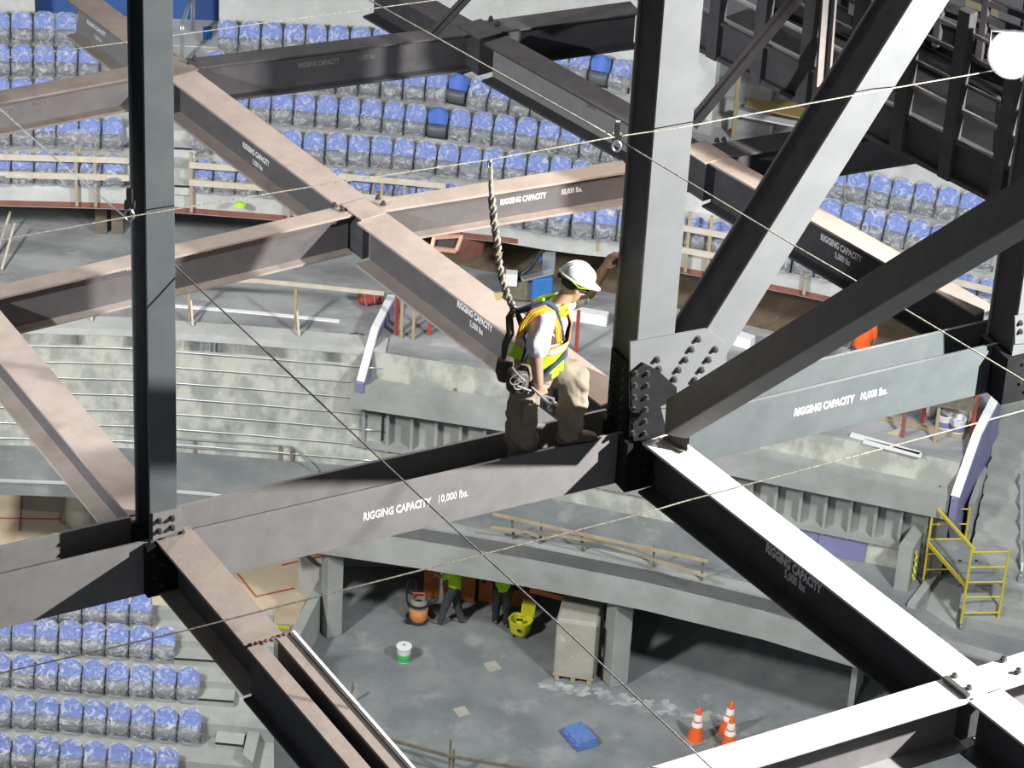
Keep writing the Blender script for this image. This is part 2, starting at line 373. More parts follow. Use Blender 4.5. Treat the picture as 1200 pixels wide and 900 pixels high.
# ------------------------------------------------------------------ columns
def boxsection(p0, p1, name, label, cat, Vd, D, W, mats, names, group):
    p0 = V3(p0); p1 = V3(p1); d = (p1 - p0).normalized(); S = d.cross(Vd).normalized(); Vv = S.cross(d).normalized(); L = (p1 - p0).length; c = (p0 + p1) / 2
    t = thing(name, label, cat, c - Vv * D, group)
    build(names[0], MB().obox(c - Vv * .012, d, S, Vv, L, W + .012, .024), M[mats[0]], t, bevel=.003)
    build('side_plate', MB().obox(c - Vv * (D / 2) + S * (W / 2 - .022), d, S, Vv, L, .02, D - .048), M[mats[1]], t)
    build('side_plate', MB().obox(c - Vv * (D / 2) - S * (W / 2 - .022), d, S, Vv, L, .02, D - .048), M[mats[1]], t)
    build(names[2], MB().obox(c - Vv * (D - .012), d, S, Vv, L, W + .012, .024), M[mats[2]], t, bevel=.003)
    return t
def column(px0, h0, h1, wface, depth, label, mats=('steel', 'steel_dark', 'steel'), base_z=ZT):
    p = P(px0[0], px0[1], base_z)
    a = p + NC * (depth / 2)
    return boxsection(V3((a.x, a.y, base_z + h0)), V3((a.x, a.y, base_z + h1)), 'truss_column', label, 'steel column', NC, depth, wface, mats, ('front_flange', 'web', 'rear_flange'), 'vertical truss columns')
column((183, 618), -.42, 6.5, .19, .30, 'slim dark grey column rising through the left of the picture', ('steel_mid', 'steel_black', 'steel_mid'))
column((746, 492), -.42, 6.5, .30, .37, 'tall column with pale front face beside the worker', ('steel_cool', 'steel_dark', 'steel'))  # darker side plates: their unlit side put into the colour
column((1190, 398), -.42, 6.5, .30, .37, 'black column at the right edge under the floodlight', ('steel_cool', 'steel_dark', 'steel'))

pB = P(746, 492, ZT)
def onplane(x, y, off): return face_pt(x, y, pB + NC * off, NC)
def brace(p0, p1, Vd, D, W, label, mats, names=('front_flange', 'web', 'rear_flange')):
    return boxsection(p0, p1, 'truss_diagonal', label, 'steel brace', Vd, D, W, mats, names, 'diagonal truss braces')
# diagonal 1: in the truss plane, from joint B up to the right
q0 = onplane(808, 452, .185); q1 = onplane(1150, -94, .185)
brace(q0, q1, NC, .37, .29, 'wide diagonal brace with pale face rising to the top edge', ('steel_cool', 'steel_dark', 'steel'))
# diagonal 2: rises towards the camera at right, box shaped
k0 = K(781, 489, 23.95); k1 = K(1330, 152, 18.4)
dd = (k1 - k0).normalized()
nn = (-FW * .85 + Z * .42).normalized(); nn = (nn - dd * nn.dot(dd)).normalized(); ss = dd.cross(nn)
t = thing('truss_diagonal', 'dark hollow brace with blunt end passing in front of the bolted joint', 'steel brace', k0 - nn * .1, 'diagonal truss braces')
L2 = (k1 - k0).length; cc = (k0 + k1) / 2
build('upper_wall', MB().obox(cc, dd, ss, nn, L2, .27, .02), M['steel_web'], t, bevel=.003)
build('side_wall', MB().obox(cc + ss * .125 - nn * .08, dd, ss, nn, L2, .02, .15).obox(cc - ss * .125 - nn * .08, dd, ss, nn, L2, .02, .15), M['steel_cool'], t, bevel=.003)  # lighter than the upper wall: lit side put into the colour
build('lower_lip', MB().obox(cc - nn * .16, dd, ss, nn, L2, .27, .02), M['steel_cool'], t, bevel=.003)
bb = MB().lathe([(.02, 0), (.02, .004)], K(791, 492, 23.9), 10, nn); build('drain_hole', bb, M['black'], t)

# gusset at joint B
def plate(pxs, off, th, name, m, parent):
    poly = [onplane(x, y, off) for x, y in pxs]; return build(name, MB().extr(poly, NC * th), m, parent, bevel=.002)
g = thing('gusset_plate', 'pale bolted gusset plate at the foot of the tall column', 'gusset plate', onplane(780, 470, .19))
plate([(737, 400), (827, 384), (850, 402), (850, 430), (800, 476), (737, 478)], .187, .022, 'plate', M['steel_cool'], g)
for q in [(817, 397), (809, 409), (802, 421), (794, 433), (837, 409), (829, 421), (821, 433), (813, 445), (769, 421), (771, 432), (789, 444)]:
    bb = MB(); hexbolt(bb, onplane(q[0], q[1], .209), NC, .021, .026); build('bolt', bb, M['bolt'], g, smooth=True)
k = thing('angle_cleat', 'black bolted connection angle standing in front of the pale gusset', 'connection angle', onplane(760, 495, .22))
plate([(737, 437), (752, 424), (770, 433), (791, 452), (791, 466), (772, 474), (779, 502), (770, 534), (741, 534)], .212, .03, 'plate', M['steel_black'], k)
for yy in range(6):
    for xx in (744, 758):
        bb = MB(); hexbolt(bb, onplane(xx + yy * -.7, 437 + yy * 14, .242), NC, .018, .024); build('bolt', bb, M['bolt'], k, smooth=True)
wb = V3((CH.x, CH.y, 0))
k = thing('side_splice_plate', 'tall black bolted plate on the left side of the light column', 'splice plate', pB - wb * .17)
lc = pB - wb * .165
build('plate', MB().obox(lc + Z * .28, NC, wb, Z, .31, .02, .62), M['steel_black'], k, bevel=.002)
for i in range(7):
    for s in (-.09, .09):
        bb = MB(); hexbolt(bb, lc + Z * (.03 + i * .085) + NC * s - wb * .01, -wb, .018, .02); build('bolt', bb, M['bolt'], k, smooth=True)
k = thing('end_cleat', 'small black triangular cleat on top of the white beam', 'connection angle', P(790, 520, ZT))
a = P(776, 513, ZT + .02); b = P(804, 528, ZT + .02)
build('upright_leg', MB().extr([a, b, b + Z * .20, b + Z * .20 - (b - a) * .05], NC * .014), M['steel_dark'], k)
build('foot', MB().bar(a, b, .07, .012), M['steel'], k)
# block core under B, A, C joints
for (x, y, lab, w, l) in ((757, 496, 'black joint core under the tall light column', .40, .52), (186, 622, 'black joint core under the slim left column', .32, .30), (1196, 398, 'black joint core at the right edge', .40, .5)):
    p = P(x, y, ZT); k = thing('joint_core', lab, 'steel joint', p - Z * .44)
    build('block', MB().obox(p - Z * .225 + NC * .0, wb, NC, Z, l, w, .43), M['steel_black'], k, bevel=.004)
    mb = MB()
    for i in range(4): hexbolt(mb, p - Z * (.08 + i * .09) + NC * (w / 2) + wb * (-.1 + .06 * (i % 2)), NC, .015, .018)
    build('bolt_cluster', mb, M['bolt'], k, smooth=True)
# gusset at A
g = thing('gusset_plate', 'small bolted gusset with six bolts at the foot of the left column', 'gusset plate', P(194, 618, ZT))
pA = P(183, 618, ZT)
def onA(x, y, off): return face_pt(x, y, pA + NC * off, NC)
build('plate', MB().extr([onA(178, 601, .15), onA(212, 594, .15), onA(213, 620, .15), onA(178, 632, .15)], NC * .018), M['steel'], g, bevel=.002)
for q in [(186, 610), (201, 607), (186, 622), (201, 618)]:
    bb = MB(); hexbolt(bb, onA(q[0], q[1], .168), NC, .018, .024); build('bolt', bb, M['bolt'], g, smooth=True)
for q in [(190, 630), (213, 624)]:
    bb = MB(); hexbolt(bb, P(q[0], q[1], ZT + .01), Z, .018, .022); build('bolt', bb, M['bolt'], g, smooth=True)
g = thing('gusset_plate', 'pale gusset plate with two bolts at the right edge', 'gusset plate', P(1194, 385, ZT))
pC = P(1190, 398, ZT)
def onC(x, y, off): return face_pt(x, y, pC + NC * off, NC)
build('plate', MB().extr([onC(1188, 370, .19), onC(1225, 360, .19), onC(1225, 400, .19), onC(1188, 402, .19)], NC * .018), M['steel_cool'], g, bevel=.002)
for q in [(1195, 378), (1195, 388)]:
    bb = MB(); hexbolt(bb, onC(q[0], q[1], .208), NC, .018, .022); build('bolt', bb, M['bolt'], g, smooth=True)

# lower left beam from joint A, slotted further down
t_, d_, n_, a_, b_ = upright((200, 622), (308, 748), 'taupe roof beam with black side below the left column', .44, .29)
pS0 = P(312, 752, ZT); pS1 = P(490, 958, ZT); dS = (pS1 - pS0).normalized(); nS = V3((dS.y, -dS.x, 0)).normalized(); nS = -nS if nS.x > 0 else nS
t = thing('slotted_roof_beam', 'roof beam with long dark slot and torch cut end at lower left', 'steel beam', (pS0 + pS1) / 2 - Z * .44)
cS = (pS0 + pS1) / 2; LS = (pS1 - pS0).length
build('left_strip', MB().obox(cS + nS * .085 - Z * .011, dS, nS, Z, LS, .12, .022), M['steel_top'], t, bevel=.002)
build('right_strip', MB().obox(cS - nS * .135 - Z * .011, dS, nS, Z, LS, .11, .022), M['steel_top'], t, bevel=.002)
build('left_web', MB().obox(cS + nS * .10 - Z * .22, dS, nS, Z, LS, .02, .40), M['steel_dark'], t)
build('right_web', MB().obox(cS - nS * .10 - Z * .22, dS, nS, Z, LS, .02, .40), M['steel_dark'], t)
build('bottom_flange', MB().obox(cS - Z * .43, dS, nS, Z, LS, .34, .02), M['steel_dark'], t)
build('bright_edge_strip', MB().obox(cS - nS * .205 + Z * .012, dS, nS, Z, LS, .022, .022), M['whitemetal'], t)
mb = MB()
for i in range(9):
    q = pS0 + dS * random.uniform(-.02, .03) + nS * (-.18 + .035 * i)
    mb.ell(q, X * random.uniform(.008, .022), Y * random.uniform(.008, .02), Z * .012, 7, 5)
build('torch_cut_slag', mb, M['redsteel'], t)

# ------------------------------------------------------------------ catwalk, upper right
g0 = P(800, 46, 27.5); g1 = P(1260, 283, 27.5); gd = (g1 - g0).normalized(); gn = V3((-gd.y, gd.x, 0))    # away from the camera
cw = thing('catwalk', 'dark steel catwalk with pipe rails in the upper right', 'catwalk', g0)
L = (g1 - g0).length
build('toe_girder', MB().bar(g0 + Z * .02, g1 + Z * .02, .12, .04).bar(g0 + Z * .18, g1 + Z * .18, .02, .30).bar(g0 + Z * .35, g1 + Z * .35, .10, .03), M['steel_dark'], cw)
build('deck', MB().obox((g0 + g1) / 2 + gn * .95 + Z * .05, gd, gn, Z, L, 1.6, .04), M['steel_black'], cw)
for i in range(8):
    q = g0 + gd * (.42 + i * .54)
    build('hanger_post', MB().bar(q + Z * .0 - gn * .03, q + Z * 1.5 - gn * .03, .09, .12, gd), M['steel_dark'], cw)
for i in range(4):
    q = g0 + gd * (.5 + i * 1.0) + gn * 1.6
    build('hanger_post', MB().bar(q, q + Z * 2.2, .10, .12, gd), M['steel_dark'], cw)
for i, (h, o) in enumerate([(.62, 0), (.85, 0), (1.1, 0), (1.3, 0), (.55, 1.5), (.8, 1.5), (1.05, 1.5), (1.5, 1.5), (1.9, 1.5)]):
    build('rail', MB().tube([g0 + gn * o + Z * h, g1 + gn * o + Z * h], .018 if i % 2 else .024, 8), M['steel_dark'] if i % 3 else M['steel'], cw)
for i in range(3):
    q = g0 + gd * (.9 + i * .35) + gn * 1.2 + Z * .1
    build('conduit', MB().tube([q, q + Z * .5, q + Z * .62 + gd * .04, q + Z * .66 + gd * .14, q + Z * .62 + gd * .22, q + gd * .24 + Z * .2], .018, 8), M['black'], cw)
jb = MB().obox(g0 + gd * 1.25 + gn * 1.3 + Z * .35, gd, gn, Z, .2, .12, .3)
build('junction_box', jb, M['steel_dark'], cw, bevel=.01)
# second tier of dark framing behind
f0 = P(880, -60, 28.2); f1 = P(1290, 92, 28.2)
fd = (f1 - f0).normalized(); fn = V3((-fd.y, fd.x, 0))
fr = thing('roof_frame', 'dark pipe framed roof section behind the catwalk at top right', 'steel frame', f0)
for h in (0, .16, .30, .55, .7, 1.0): build('rail', MB().bar(f0 + Z * h, f1 + Z * h, .05, .05), M['steel_dark'], fr)
for i in range(9):
    q = f0 + fd * (.25 + i * .43); build('post', MB().bar(q - Z * .25, q + Z * 1.3, .055 if i % 3 else .13, .06, fd), M['steel_dark'], fr)
build('lower_girder', MB().bar(f0 - Z * .2 + fn * .3, f1 - Z * .2 + fn * .3, .08, .30), M['steel_dark'], fr)
def thinbrace(a, b, w, label, m='steel_dark'):
    o = build('steel_strut', MB().bar(a, b, w, .03).bar(a - (b - a).normalized().cross(FW) * (w / 2), b - (b - a).normalized().cross(FW) * (w / 2), .02, w), M[m], None, a)
    return tag(o, label, 'steel brace', 'thin steel struts')
thinbrace(K(806, 142, 27.2), K(935, -14, 26.2), .11, 'thin dark strut rising from the brown stained plate')
thinbrace(K(962, 100, 26.6), K(970, -10, 26.2), .10, 'upright grey strut hanging from the catwalk', 'steel_web')
thinbrace(K(506, 38, 28.8), K(553, -12, 28.2), .07, 'short thin strut at the top edge left of centre')
thinbrace(K(1165, 214, 26.6), K(1172, 118, 26.2), .16, 'dark upright member hanging below the floodlight')

# floodlight
fl = K(1186, 64, 25.5)
lt = thing('floodlight', 'glaring white floodlight at the upper right edge', 'lamp', fl)
ax = (CAM - fl).normalized(); ax = (ax + V3((-.15, 0, -.1))).normalized()
build('housing', MB().lathe([(.03, -.22), (.06, -.2), (.12, -.08), (.19, -.01), (.195, .0), (.18, .0)], fl, 24, ax), M['steel_dark'], lt, smooth=True)
build('lens', MB().lathe([(.175, -.005), (.165, .03), (.10, .055), (.001, .065)], fl, 24, ax), M['lamp'], lt, smooth=True)
build('yoke', MB().tube([fl + X * .18, fl + X * .19 + Z * .2, fl - X * .19 + Z * .2, fl - X * .18], .012, 6), M['steel_dark'], lt)

# ------------------------------------------------------------------ cables
def cable(pts, r, name, label, cat, m, group='lifelines and cables strung through the roof'):
    out = []
    for i in range(len(pts) - 1):
        for s in range(8):
            out.append(pts[i].lerp(pts[i + 1], s / 8))
    out.append(pts[-1])
    o = build(name, MB().tube(out, r, 6), m, None, pts[0], smooth='all'); return tag(o, label, cat, group)
HL = [onplane(-60, 292, .24), onplane(150, 254, .24), onplane(400, 213, .22), onplane(574, 187, .20), onplane(722, 160, .22)]
cable(HL, .0050, 'lifeline_rope', 'cream lifeline from the left edge to the light column, holding the lanyard', 'rope', M['rope'])
cable([onplane(722, 160, .22), onplane(800, 149, .3), onplane(868, 136, .28), onplane(1042, 104, .28), K(1170, 82, 25)], .0050, 'lifeline_rope', 'cream lifeline from the light column to the floodlight', 'rope', M['rope'])
cable([K(400, -18, 23.2), K(433, 0, 23.2), K(725, 164, 23.0)], .0062, 'lifeline_rope', 'pale lifeline descending from the top edge to the light column', 'rope', M['rope'])
cable([K(725, 164, 23.0), K(935, 290, 22.6), K(1060, 362, 22.4), K(1230, 464, 22)], .0055, 'lifeline_rope', 'pale lifeline falling from the light column to the right edge', 'rope', M['rope'])
cable([K(-40, 92, 22), K(70, 190, 22), K(150, 257, 21.9), K(193, 300, 21.9), K(400, 495, 21.6), K(513, 601, 21.4), K(660, 736, 21.2), K(800, 868, 21), K(870, 934, 21)], .0060, 'wire_rope', 'dark wire rope crossing from the left edge down to the bottom', 'cable', M['wire'])
cable([K(-40, 798, 19), K(213, 740, 19.2), K(400, 692, 19.4), K(760, 600, 20), K(800, 588, 20.1), K(1000, 535, 20.4), K(1240, 470, 21)], .0050, 'lifeline_rope', 'speckled lifeline sweeping across the lower half from left to right', 'rope', M['rope'])
cable([K(-40, 74, 25), K(143, 50, 25), K(300, 28, 25), K(400, 15, 25), K(540, -4, 25)], .004, 'thin_rope', 'thin pale line near the top left edge', 'rope', M['rope'])
for (x, y, off, lab) in ((723, 160, .21, 'black rope clamp on the edge of the light column'), (152, 240, .17, 'black rope clamp on the edge of the left column')):
    p = onplane(x, y, off); k = thing('rope_clamp', lab, 'clamp', p)
    build('jaw', MB().obox(p, X, Y, Z, .07, .05, .05).obox(p + Z * .07, X, Y, Z, .04, .04, .1), M['bolt'], k, bevel=.005)
    build('eye', MB().tube([p + X * .03 * math.cos(a) + Z * (.04 * math.sin(a) - .06) - Y * .03 for a in [i * PI / 6 for i in range(13)]], .009, 6), M['chrome'], k)


# ------------------------------------------------------------------ arena bowl
Z1, Z2 = 3.2, 6.0                                   # concourse slab and upper floor
def lerp_poly(pts, x):
    if x <= pts[0][0]: a, b = pts[0], pts[1]
    elif x >= pts[-1][0]: a, b = pts[-2], pts[-1]
    else:
        for a, b in zip(pts, pts[1:]):
            if a[0] <= x <= b[0]: break
    return a[1] + (b[1] - a[1]) * (x - a[0]) / (b[0] - a[0])
def curve(pts, z, xs): return [P(x, lerp_poly(pts, x), z) for x in xs]
ROWPX = [   # photo height of the backrest centres along each row, back row first
    [(-60, 25), (60, 26), (269, 36), (441, 44), (668, 69), (717, 79), (820, 104)],
    [(-60, 64), (60, 65), (250, 72), (431, 88), (533, 97), (605, 112), (740, 138), (820, 155)],
    [(-60, 103), (60, 103), (277, 116), (430, 128), (511, 137), (668, 157), (800, 184), (980, 207), (1132, 236), (1260, 262)],
    [(-60, 146), (60, 146), (235, 155), (343, 165), (450, 172), (553, 184), (658, 196), (800, 226), (974, 246), (1078, 270), (1260, 318)],
    [(-60, 190), (60, 190), (235, 199), (402, 211), (488, 221), (660, 250), (800, 264), (843, 272), (929, 294), (1078, 322), (1260, 362)],
]
RISE = .42
SZ = .47
def zrow(i): return 8.43 + (4 - i) * RISE           # backrest centre height; tread is SZ lower
SEATPITCH = .46
def make_seat(wrapped=True):
    t = thing('arena_seat', 'seat', 'seat', (0, 0, 0))
    mb = MB(); W = .205; v = []; f = []; nx, nz = 9, 8              # curved blue back
    def back(u, w, off):                                            # u -1..1, w 0..1
        h = .42 + .43 * w; wid = W * (1 - .0 * w)
        r = (.90 + .10 * min(1, w / .35)) if w < .5 else (max(0, 1 - ((w - .5) / .5) ** 3)) ** .5 * .42 + .58
        x = u * wid * r
        return V3((x, .07 + .10 * w - .045 * (u * u - 0) + off, h - .02 * u * u * (w > .5)))
    for s, off in ((0, 0), (1, .035)):
        for j in range(nz + 1):
            for i in range(nx): v.append(back(-1 + 2 * i / (nx - 1), j / nz, off))
    n1 = (nz + 1) * nx
    for s in (0, n1):
        for j in range(nz):
            for i in range(nx - 1):
                q = (s + j * nx + i, s + j * nx + i + 1, s + (j + 1) * nx + i + 1, s + (j + 1) * nx + i); f.append(q if s == 0 else q[::-1])
    rim = [i for i in range(nx)] + [(j + 1) * nx - 1 for j in range(1, nz + 1)] + [nz * nx + i for i in range(nx - 2, -1, -1)] + [j * nx for j in range(nz - 1, 0, -1)]
    for a, b in zip(rim, rim[1:] + rim[:1]): f.append((a, b, b + n1, a + n1))
    mb.add(v, f); build('backrest', mb, M['blue'], t, smooth=True)
    # folded seat pan, bulging forward, dark grey
    mb = MB(); rr = []
    for (h, y, w, dp) in ((.12, -.02, .13, .03), (.15, -.05, .175, .055), (.24, -.085, .20, .075), (.34, -.10, .205, .075), (.44, -.09, .205, .06), (.485, -.06, .195, .035)):
        rr.append((V3((0, y + .02, h)), X * w, Y * dp))
    mb.rings(rr, 16, power=2.8); build('seat_pan', mb, M['seatgrey'], t, smooth='all')
    build('foot_mount', MB().box(-.2, .2, .06, .10, .0, .15), M['black'], t)
    if wrapped:
        mb = MB(); rr = []
        for (h, y, w, dp) in ((.035, -.03, .14, .06), (.07, -.06, .20, .10), (.20, -.09, .220, .125), (.36, -.08, .222, .135), (.50, -.02, .222, .12), (.60, .07, .22, .085), (.76, .11, .214, .06), (.85, .13, .170, .045), (.885, .15, .11, .03)):
            rr.append((V3((0, y + .02 + random.uniform(-.006, .006), h)), X * w, Y * dp))
        mb.rings(rr, 18, power=2.6)
        for p in range(len(mb.v)): mb.v[p] += noise.noise_vector(mb.v[p] * 9) * .010
        build('plastic_cover', mb, M['wrap'], t, smooth='all')
        # knotted skirt of the bag hanging in a shallow pocket
    return t
SEAT = make_seat(True); SEATB = make_seat(False); SEATS = []
used = set()
def place_seats(pts, z, x0, x1, block, row, bare=()):
    """march along the row curve, one seat every SEATPITCH"""
    path = [P(x0 + (x1 - x0) * i / 200, lerp_poly(pts, x0 + (x1 - x0) * i / 200), z) for i in range(201)]
    acc = 0; nxt = SEATPITCH / 2; done = set()
    for a, b in zip(path, path[1:]):
        L = (b - a).length
        while acc + L >= nxt:
            p = a.lerp(b, (nxt - acc) / L); d = (b - a).normalized()
            px_ = pix(p)[0]
            is_bare = any(abs(px_ - bx) <= 13.3 for bx in bare if bx not in done); [done.add(bx) for bx in bare if abs(px_ - bx) <= 13.3]
            src = SEATB if is_bare else SEAT
            if src.name not in used: o = src; used.add(src.name)
            else: o = copy_tree(src)
            fy = V3((-d.y, d.x, 0))
            o.location = V3((p.x, p.y, z - SZ)) - fy * .12
            o.scale = (1, 1, .79)
            o.rotation_euler = (random.uniform(-.02, .02), 0, math.atan2(d.y, d.x) + random.uniform(-.03, .03))
            SEATS.append((o, block, row, px_, is_bare)); nxt += SEATPITCH
        acc += L
for r in range(5):
    place_seats(ROWPX[r], zrow(r), -14, 152, 'upper left', r)
    place_seats(ROWPX[r], zrow(r), (254, 240, 240, 224, 224)[r], (760, 760, 800, 810, 850)[r], 'upper middle', r, bare={1: (533,), 2: (511,), 0: (717,)}.get(r, ()))
for r, a, b in ((2, 966, 1150), (3, 960, 1180), (4, 906, 1190)):
    place_seats(ROWPX[r], zrow(r), a, b, 'upper right', r)

# treads and risers of the upper tier
XS = list(range(-80, 1301, 40))
def shift(c, o):                                     # move a curve away from the camera side by o
    out = []
    for i, p in enumerate(c):
        d = (c[min(i + 1, len(c) - 1)] - c[max(i - 1, 0)]).normalized(); out.append(p + V3((-d.y, d.x, 0)) * o)
    return out
def strip(mb, A, B, mi=0):
    n = len(A); mb.add(A + B, [(i, i + 1, n + i + 1, n + i) for i in range(n - 1)], mi)
def setz(c, z): return [V3((p.x, p.y, z)) for p in c]
def slab(top_back, top_front, thick, mb, mi=0):      # solid strip between two curves
    strip(mb, top_front, top_back, mi)
    lo = [p - Z * thick for p in top_front]; lb = [p - Z * thick for p in top_back]
    strip(mb, lo, top_front, mi); strip(mb, lb, lo, mi); strip(mb, top_back, lb, mi)
    n = len(top_front)
    for e in (0, n - 1): mb.add([top_front[e], top_back[e], lb[e], lo[e]], [(0, 1, 2, 3)], mi)
FASC = [(-60, 236), (0, 237), (150, 241), (300, 252), (480, 268), (700, 292), (784, 313), (892, 333), (955, 346), (1260, 420)]
edges = []
for r in range(5):
    xs = XS
    c = shift(setz(curve(ROWPX[r], zrow(r), xs), 0), .12)
    edges.append(c)
fasc = curve(FASC, 7.55, XS)
for r in range(5):
    zf = zrow(r) - SZ
    back = setz(edges[r], zf); front = setz(edges[r + 1], zf) if r < 4 else setz(fasc, zf)
    n = len(XS); lim = n
    if r < 2: lim = XS.index(800) + 1 if 800 in XS else 23
    mb = MB(); slab(back[:lim], front[:lim], RISE + .08 if r < 4 else .5, mb)
    struct('floor', mb, M['concrete_pale'])
mb = MB(); f1_ = setz(shift(fasc, -.03), 7.60); slab(setz(shift(fasc, .25), 7.60), f1_, .11, mb)
struct('trim_1', mb, M['redsteel'])
# rear walls
def wallpx(name, pts, z, h, m, th=.2, xs=None):
    a = [P(x, y, z) for x, y in pts]; b = [p + Z * h for p in a]; c = shift(a, th); d = shift(b, th)
    mb = MB(); strip(mb, a, b); strip(mb, c, d); strip(mb, b, d); strip(mb, c, a)
    n = len(a)
    for e in (0, n - 1): mb.add([a[e], b[e], d[e], c[e]], [(0, 1, 2, 3)])
    return struct(name, mb, m)
zt = zrow(0) - SZ
def backwall(name, x0, x1, r, h, m, o=.10):
    xs = [x0 + (x1 - x0) * i / 12 for i in range(13)]
    a = shift(setz(curve(ROWPX[r], zrow(r), xs), 0), .12 + o)
    a = [p - Z * 0 for p in a]; mb = MB()
    lo = setz(a, zrow(r) - 1.2); hi = setz(a, zrow(r) - SZ + h); bk = shift(hi, .25); bl = shift(lo, .25)
    strip(mb, lo, hi); strip(mb, hi, bk); strip(mb, bk, bl)
    for e in (0, 12): mb.add([lo[e], hi[e], bk[e], bl[e]], [(0, 1, 2, 3)])
    return struct(name, mb, m)
backwall('wall_back', 255, 830, 0, 1.9, M['concrete_pale'], .25)
backwall('wall_back', -80, 40, 0, .9, M['concrete_pale'], .25)
backwall('wall_blue', 40, 258, 0, 3.2, M['bluewall'], 1.25)
backwall('wall_back', -80, 40, 0, 3.2, M['concrete_pale'], 1.6)
backwall('wall_right', 958, 1300, 2, 2.6, M['concrete_pale'], .45)
mb = MB()
xs = [30 + i * 25 for i in range(11)]
slab(setz(shift(setz(curve(ROWPX[0], zrow(0), xs), 0), 1.4), zt + .02), setz(shift(setz(curve(ROWPX[0], zrow(0), xs), 0), .12), zt + .02), .4, mb)
struct('floor', mb, M['concrete_pale'])
# blue masking tape square on the top landing and the white sign
o = build('blue_tape_patch', MB().extr([P(238, 31, zt + .03), P(248, 31, zt + .03), P(248, 46, zt + .03), P(238, 46, zt + .03)], Z * .004), M['bluebox'], None, P(243, 38, zt)); tag(o, 'small bright blue square sheet beside the top aisle landing', 'sheet')
# aisle half steps between the two blocks
ais = thing('aisle_steps', 'pale concrete aisle steps between the upper left and middle seat blocks', 'steps', P(215, 190, zrow(4) - SZ))
for r in range(5):
    zf = zrow(r) - SZ + RISE / 2
    if r == 0: continue
    a = shift(setz(curve(ROWPX[r], zrow(r), [158, 228]), 0), .12)
    b = [p.lerp(q, .42) for p, q in zip(a, shift(setz(curve(ROWPX[min(r + 1, 4)], zrow(min(r + 1, 4)), [158, 228]), 0), .12 if r < 4 else -.7))]
    mb = MB(); slab(setz(a, zf), setz(b, zf), .22, mb); build('step', mb, M['concrete_pale'], ais)
    mb = MB(); slab(setz(b, zf + .004), setz(shift(b, -.03), zf + .004), .03, mb); build('dark_nosing', mb, M['black'], ais)
# right edge of the middle block: stepped landing, plywood, lumber posts
def onz(pts, z): return [P(x, y, z) for x, y in pts]
mb = MB().extr(onz([(790, 176), (960, 200), (985, 130), (940, 60), (790, 52)], 8.0)[::-1], -Z * .3); struct('floor', mb, M['concrete_pale'])
for i, (y0, y1, z) in enumerate([(128, 100, 8.25), (106, 84, 8.6), (84, 58, 8.95)]):
    pts = onz([(796, y0), (905, y0 + 20), (915, y1 + 18), (796, y1)], z)
    mb = MB().extr(pts, -Z * .5); struct('floor', mb, M['concrete_pale'])
for pts, z, lab in (([(878, 90), (945, 118), (952, 104), (884, 74)], 8.99, 'upper yellow plywood sheet lying on the landing below the catwalk'), ([(873, 124), (950, 140), (958, 126), (878, 108)], 8.64, 'lower yellow plywood sheet on the landing below the catwalk')):
    a = onz(pts, z); o = build('plywood_sheet', MB().extr(a, -Z * .03), M['yply'], None, a[0]); tag(o, lab, 'plywood', 'yellow plywood sheets')
o = build('steel_edge_angle', MB().bar(P(862, 132, 8.55), P(946, 148, 8.55), .22, .04), M['whitemetal'], None, P(862, 132, 8.55)); tag(o, 'shiny white metal edge strip under the yellow plywood', 'metal strip')
def post(x, y, z, h, lab, m='wood', w=.07, lean=(0, 0), group='lumber guard posts'):
    p = P(x, y, z); q = p + Z * h + X * lean[0] + Y * lean[1]
    o = build('lumber_post', MB().bar(p, q, w, w, Y), M[m], None, p, bevel=.004); return tag(o, lab, 'post', group)
post(859, 162, 8.0, 1.75, 'weathered lumber post with orange reflector on the white landing', 'wood', .09)
post(813, 150, 8.0, 1.85, 'weathered lumber post nearest the tall light column on the landing', 'wood', .09)
post(806, 118, 8.3, 1.1, 'thin pale lumber stake beside the tall light column', 'woodpale', .04, (.12, 0))
o = build('orange_reflector', MB().lathe([(.05, 0), (.05, .02)], P(857, 151, 8.1) - Y * .06, 12, -Y), M['orange'], None, P(857, 151, 8.1)); tag(o, 'small round orange reflector on the lumber post', 'reflector')
o = build('pipe_bracket', MB().tube([P(1035, 182, 9.8), P(1037, 190, 9.8), P(1033, 193, 9.8), P(1033, 188, 9.8)], .02, 6), M['chrome'], None, P(1035, 182, 9.8)); tag(o, 'small hooked pipe bracket on the pale wall above the right seats', 'bracket')
# tan panels and bright openings seen through the catwalk at top right
for i, (x0, x1, y0, y1, m, lab) in enumerate([(985, 1003, -4, 24, 'concrete_pale', 'bright wall opening seen between catwalk rails, leftmost'), (1128, 1146, 66, 96, 'beige', 'tan panel low beside the floodlight'), (1040, 1068, -8, 12, 'concrete_pale', 'pale panel at the top edge behind the wide diagonal'), (1132, 1170, 0, 20, 'beige', 'tan panel at the top edge, right'), (1163, 1178, 84, 104, 'white', 'white panel under the floodlight')]):
    a = K(x0, y1, 34); b = K(x1, y1 + 4, 34); c = K(x1, y0 + 4, 34); d = K(x0, y0, 34)
    o = build('wall_panel', MB().extr([a, b, c, d], Y * .05), M[m], None, a); tag(o, lab, 'wall panel', 'panels behind the catwalk')

